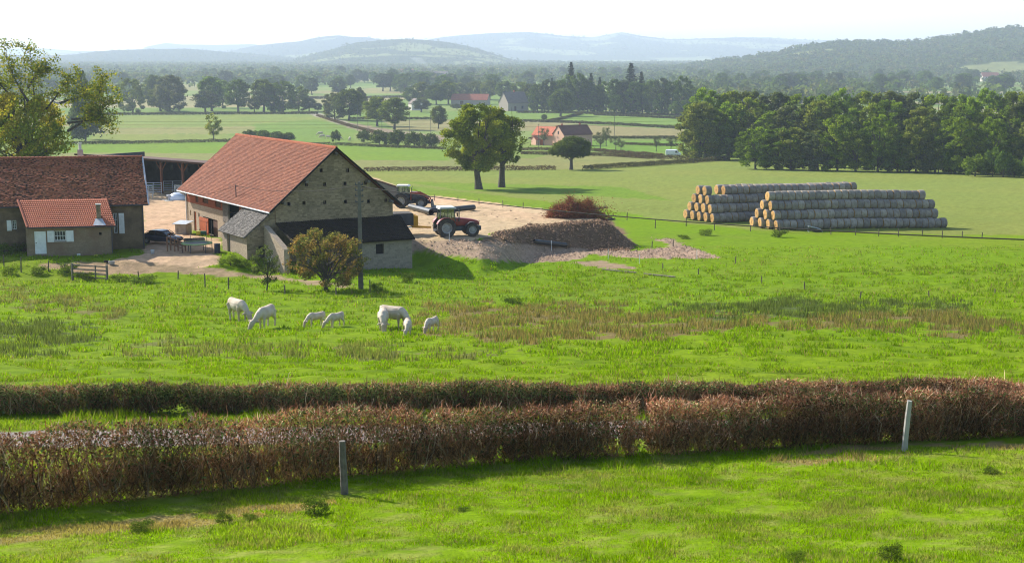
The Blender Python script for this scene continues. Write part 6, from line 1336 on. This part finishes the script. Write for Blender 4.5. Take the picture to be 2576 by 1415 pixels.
for (u, v, lab, nm, cat, mat, wpx, hpx) in ((281, 665, 'pale stone block at the annex corner', 'stone_block', 'stone', CONC, 16, 9), (198, 644, 'white bowl on the grass before the annex', 'bowl', 'bowl', WHITE, 9, 6), (241, 645, 'yellow toy on the grass before the annex', 'toy', 'toy', plain('toy_y2', (.55, .5, .04)), 10, 4), (384, 638, 'grey bucket in the yard beside the farmhouse corner', 'bucket', 'bucket', STEEL, 10, 10), (268, 660, 'dark trapdoor hatch beside the stone block', 'hatch', 'hatch', DARK, 14, 5)):
    p = G(u, v); s = mpp(p); t = thing(nm, lab, cat, p, .2); w, h = wpx * s / 2, hpx * s; mb = MB(); mb.loft([[(q * w * math.cos(2 * math.pi * k / 14), q * w * .8 * math.sin(2 * math.pi * k / 14), z * h) for k in range(14)] for q, z in ((.75, 0), (.9, .3), (1, .85), (.96, 1), (.8, 1), (.7, .7))]); mb.build('shell', mat, t, uv=False)
# metal feeder by the bales
p = G(2050, 583); s = mpp(p); t = thing('feed_rack', 'low metal feed rack lying in the grass below the front bale stack', 'feed rack', p); mb = MB(); w = 17 * s
for y in (-.4, .4): mb.tube([(-w, y, 0), (-w, y, .75), (w * .8, y, .35), (w, y, .05)], .04, 5)
for k in range(6): x = -w + k * w * .36; mb.tube([(x, -.4, .7 - k * .07), (x, .4, .7 - k * .07)], .03, 4)
mb.build('frame', STEEL, t, uv=False); mb = MB(); mb.box(-w * .3, w * .9, -.35, .35, .05, .3); mb.build('tray', RUBBER, t, uv=False)

# ------------------------------------------------------------------ poles, wires, fences, posts
def pole(u, v, top, label, group, rr=.13, mat=POLEC, arms=0, name='utility_pole'):
    p = G(u, v); h = (v - top) * mpp(p); t = thing(name, label, 'utility pole', p, 0, group); mb = MB()
    if rr > .15: mb.add([(sx * w, sy * w * .7, z) for z, w in ((-.5, rr), (h, rr * .55)) for sx, sy in ((-1, -1), (1, -1), (1, 1), (-1, 1))], [(0, 1, 5, 4), (1, 2, 6, 5), (2, 3, 7, 6), (3, 0, 4, 7), (4, 5, 6, 7)])
    else: mb.tube([(0, 0, -.4), (0, 0, h)], [rr, rr * .7], 8)
    mb.build('shaft', mat, t); mb = MB()
    for k in range(arms): z = h - .25 - .45 * k; mb.box(-.32, .32, -.05, .05, z - .04, z + .04); mb.tube([(.28, 0, z), (.28, 0, z + .16)], .04, 6); mb.tube([(-.28, 0, z), (-.28, 0, z + .16)], .04, 6)
    if arms: mb.build('bracket', GREYP, t, uv=False)
    return p, h
pp_, ph = pole(908, 727, 456, 'tall tapering concrete pole with step holes before the barn gable', 'utility poles', .20, POLEC, 4)
PT = pp_ + Zv * (ph - .3)
for (u, v, tp_, lab) in ((1545, 364, 290, 'thin wooden pole in the field behind the orchard'), (1355, 372, 312, 'wooden pole at the left wall of the pink house'), (900, 330, 272, 'lamp pole beside the country road'), (926, 335, 280, 'second roadside pole right of the lamp pole'), (961, 335, 300, 'third thin roadside pole under the oaks'), (1031, 352, 288, 'pale pole standing beyond the thicket'), (1084, 355, 290, 'wooden pole just left of the oak crown'), (243, 318, 264, 'pole in the left pasture beside the autumn tree'), (258, 290, 248, 'thin pole second from the autumn tree'), (273, 285, 240, 'thin pole third from the autumn tree'), (283, 280, 232, 'thin pole fourth from the autumn tree')):
    pole(u, v, tp_, lab, 'utility poles', .13, POLEC, 1)
def cable(label, pts, rr, group='overhead cables', sag=0):
    a, b = pts; n = 40; q = [a.lerp(b, i / n) - Zv * sag * 4 * (i / n) * (1 - i / n) for i in range(n + 1)]; mb = MB(); o = (a + b) / 2; mb.tube(q, rr, 4); ob = mb.build('cable', DARK, None, o, uv=False); ob.location = o; return tag(ob, label, 'cable', group)
cable('black cable from the concrete pole sweeping right across the whole field', (PT + Vector((.2, 0, -.1)), P(4300, 640, 40)), .03, sag=1.05)
cable('thin cable from the barn wire mast to the concrete pole', (MAST, PT), .018, sag=.5)
cable('thin cable from the barn mast to the farmhouse verge', (MAST, FF(.1, 1.0, FEH + 1.4)), .014, sag=.8)
for i, (v0, v1) in enumerate(((303, 266), (310, 279), (318, 288))):
    cable(('upper', 'middle', 'lower')[i] + ' power wire crossing before the near wood', (P(-250, v0, 300), P(2850, v1, 240)), .014, 'power wires', 1.2)
def post(p, h, rr, label, group, lean=0, mat=POSTW, square=0, name='fence_post'):
    r = random.Random(int(p.x * 100)); mb = MB(); l = Vector((lean, r.uniform(-.02, .02), 1)) * h; q = [Vector((0, 0, -.3)), l * .35 + Vector((r.uniform(-.01, .01), 0, 0)), l * .7 + Vector((r.uniform(-.015, .015), 0, 0)), l]
    mb.tube(q, [rr * 1.08, rr, rr * .98, rr * .86], 4 if square else 8)
    o = mb.build(name, mat, None, uv=False); o.location = p; return tag(o, label, 'post', group)
p = G(868, 1243); post(p, 140 * mpp(p), .085, 'square grey-brown post before the near hedge, left of the two', 'wooden posts of the near hedge', -.03, WOOD)
p = G(2274, 1132); post(p, 128 * mpp(p), .080, 'leaning pale post before the near hedge, right of the two', 'wooden posts of the near hedge', .07, CONC)
a, b = G(868, 1243), G(2274, 1132); za, zb = Zv * .95, Zv * .95
cable('fine fence wire between the two near posts', (a + za, b + zb), .0022, 'fence wires', .03); cable('fine fence wire left of the near left post', (P(-300, 1290, 26.0), a + za), .0022, 'fence wires', .03)
FP = [
 ('fence by the wooden gate', [(10, 672, 640), (53, 684, 646), (122, 682, 655), (163, 690, 664), (349, 701, 681), (448, 702, 680), (516, 722, 687), (575, 727, 697), (717, 740, 716), (846, 742, 722), (931, 733, 703)]),
 ('fence behind the dirt plateau', [(1093, 504, 489), (1152, 507, 493), (1205, 513, 499), (1265, 520, 504), (1316, 524, 508)]),
 ('line leading right from the stone spur', [(1757, 690, 675), (1667, 675, 662), (1916, 712, 694), (2024, 730, 708), (2163, 752, 732), (2336, 745, 730), (2502, 741, 726)]),
 ('fence below the bale stacks', [(1648, 574, 552), (1726, 568, 545), (1577, 554, 534), (1797, 578, 560), (1888, 582, 566), (1962, 584, 560), (2090, 590, 572), (2152, 592, 575), (2210, 594, 575), (2260, 595, 574), (2320, 594, 577), (2370, 598, 580), (2420, 598, 581), (2470, 600, 584)]),
 ('line beside the stone track', [(1640, 622, 606), (1693, 620, 603), (1850, 664, 644)])]
for nm, L in FP:
    for i, (u, v, tp_) in enumerate(sorted(L)):
        p = G(u, v); post(p, (v - tp_) * mpp(p), .055 if v > 600 else .06, f'wooden post, {nth(i + 1)} from the left in the {nm}', 'field fence posts', random.uniform(-.05, .05) if u != 2163 else .12)
for i, (u, v, tp_) in enumerate(((1130, 607, 583), (1387, 630, 604), (1530, 652, 626), (1753, 652, 628), (1608, 664, 640))):
    p = G(u, v); post(p, (v - tp_) * mpp(p), .025, f'thin white marker stake, {nth(i + 1)} from the red tractor along the stone track', 'white marker stakes', 0, WHITE, 1, 'marker_stake')
# wooden gate
g0, g1 = G(183, 704), G(270, 706); GT = thing('wooden_gate', 'weathered five-bar wooden gate in the near farm fence', 'gate', g0); d = (g1 - g0); L = Vector((d.x, d.y, 0)).length; s = mpp(g0); d = Vector((d.x, d.y, 0)).normalized(); h = 42 * s
for x, hh_ in ((0, h * 1.02), (L * .67, h * .92), (L, h * .95)): mb = MB(); mb.tube([d * x - Zv * .3, d * x + Zv * hh_], .10 if x != L * .67 else .06, 4); mb.build('post', WOOD, GT, uv=False)
for k in range(4): mb = MB(); z0 = h * (.92 - .235 * k); mb.tube([Zv * z0, d * L + Zv * (z0 - .14)], .055, 4); mb.build('bar', WOOD, GT, uv=False)
p = G(1696, 682); ob = MB(); ob.tube([P(1515, 679, G(1515, 680).y) + Zv * .08, P(1600, 687, G(1600, 688).y) + Zv * .08], .07, 5); q = ob.build('fallen_rail', WOOD, None, G(1555, 684), uv=False); q.location = G(1555, 684); tag(q, 'grey fallen rail lying in the grass, left of two', 'rail', 'fallen rails')
ob = MB(); ob.tube([P(1620, 690, G(1620, 690).y) + Zv * .08, P(1698, 698, G(1698, 699).y) + Zv * .08], .07, 5); q = ob.build('fallen_rail', WOOD, None, G(1660, 695), uv=False); q.location = G(1660, 695); tag(q, 'grey fallen rail lying in the grass, right of two', 'rail', 'fallen rails')
# smoke over the village
a = G(1098, 196); s = mpp(a); mb = MB(); rgs = []
for i in range(9):
    t = i / 8; cx = -t * 60 * s * .8 + math.sin(t * 5) * 4 * s; rr = (4 + 12 * t) * s; rgs.append([(a.x + cx + rr * math.cos(2 * math.pi * k / 12), a.y + rr * math.sin(2 * math.pi * k / 12), a.z + (4 + 46 * t) * s) for k in range(12)])
mb.loft(rgs); m = NT('smoke'); m.t.nodes.remove(m.b); v = m.n('VolumePrincipled'); v.inputs['Color'].default_value = (.95, .97, 1, 1); v.inputs['Density'].default_value = .008; m.l(v.outputs[0], m.out.inputs['Volume']); ob = mb.build('smoke', m.m, uv=False); tag(ob, 'thin blue smoke plume drifting left over the far village', 'smoke', kind='stuff')
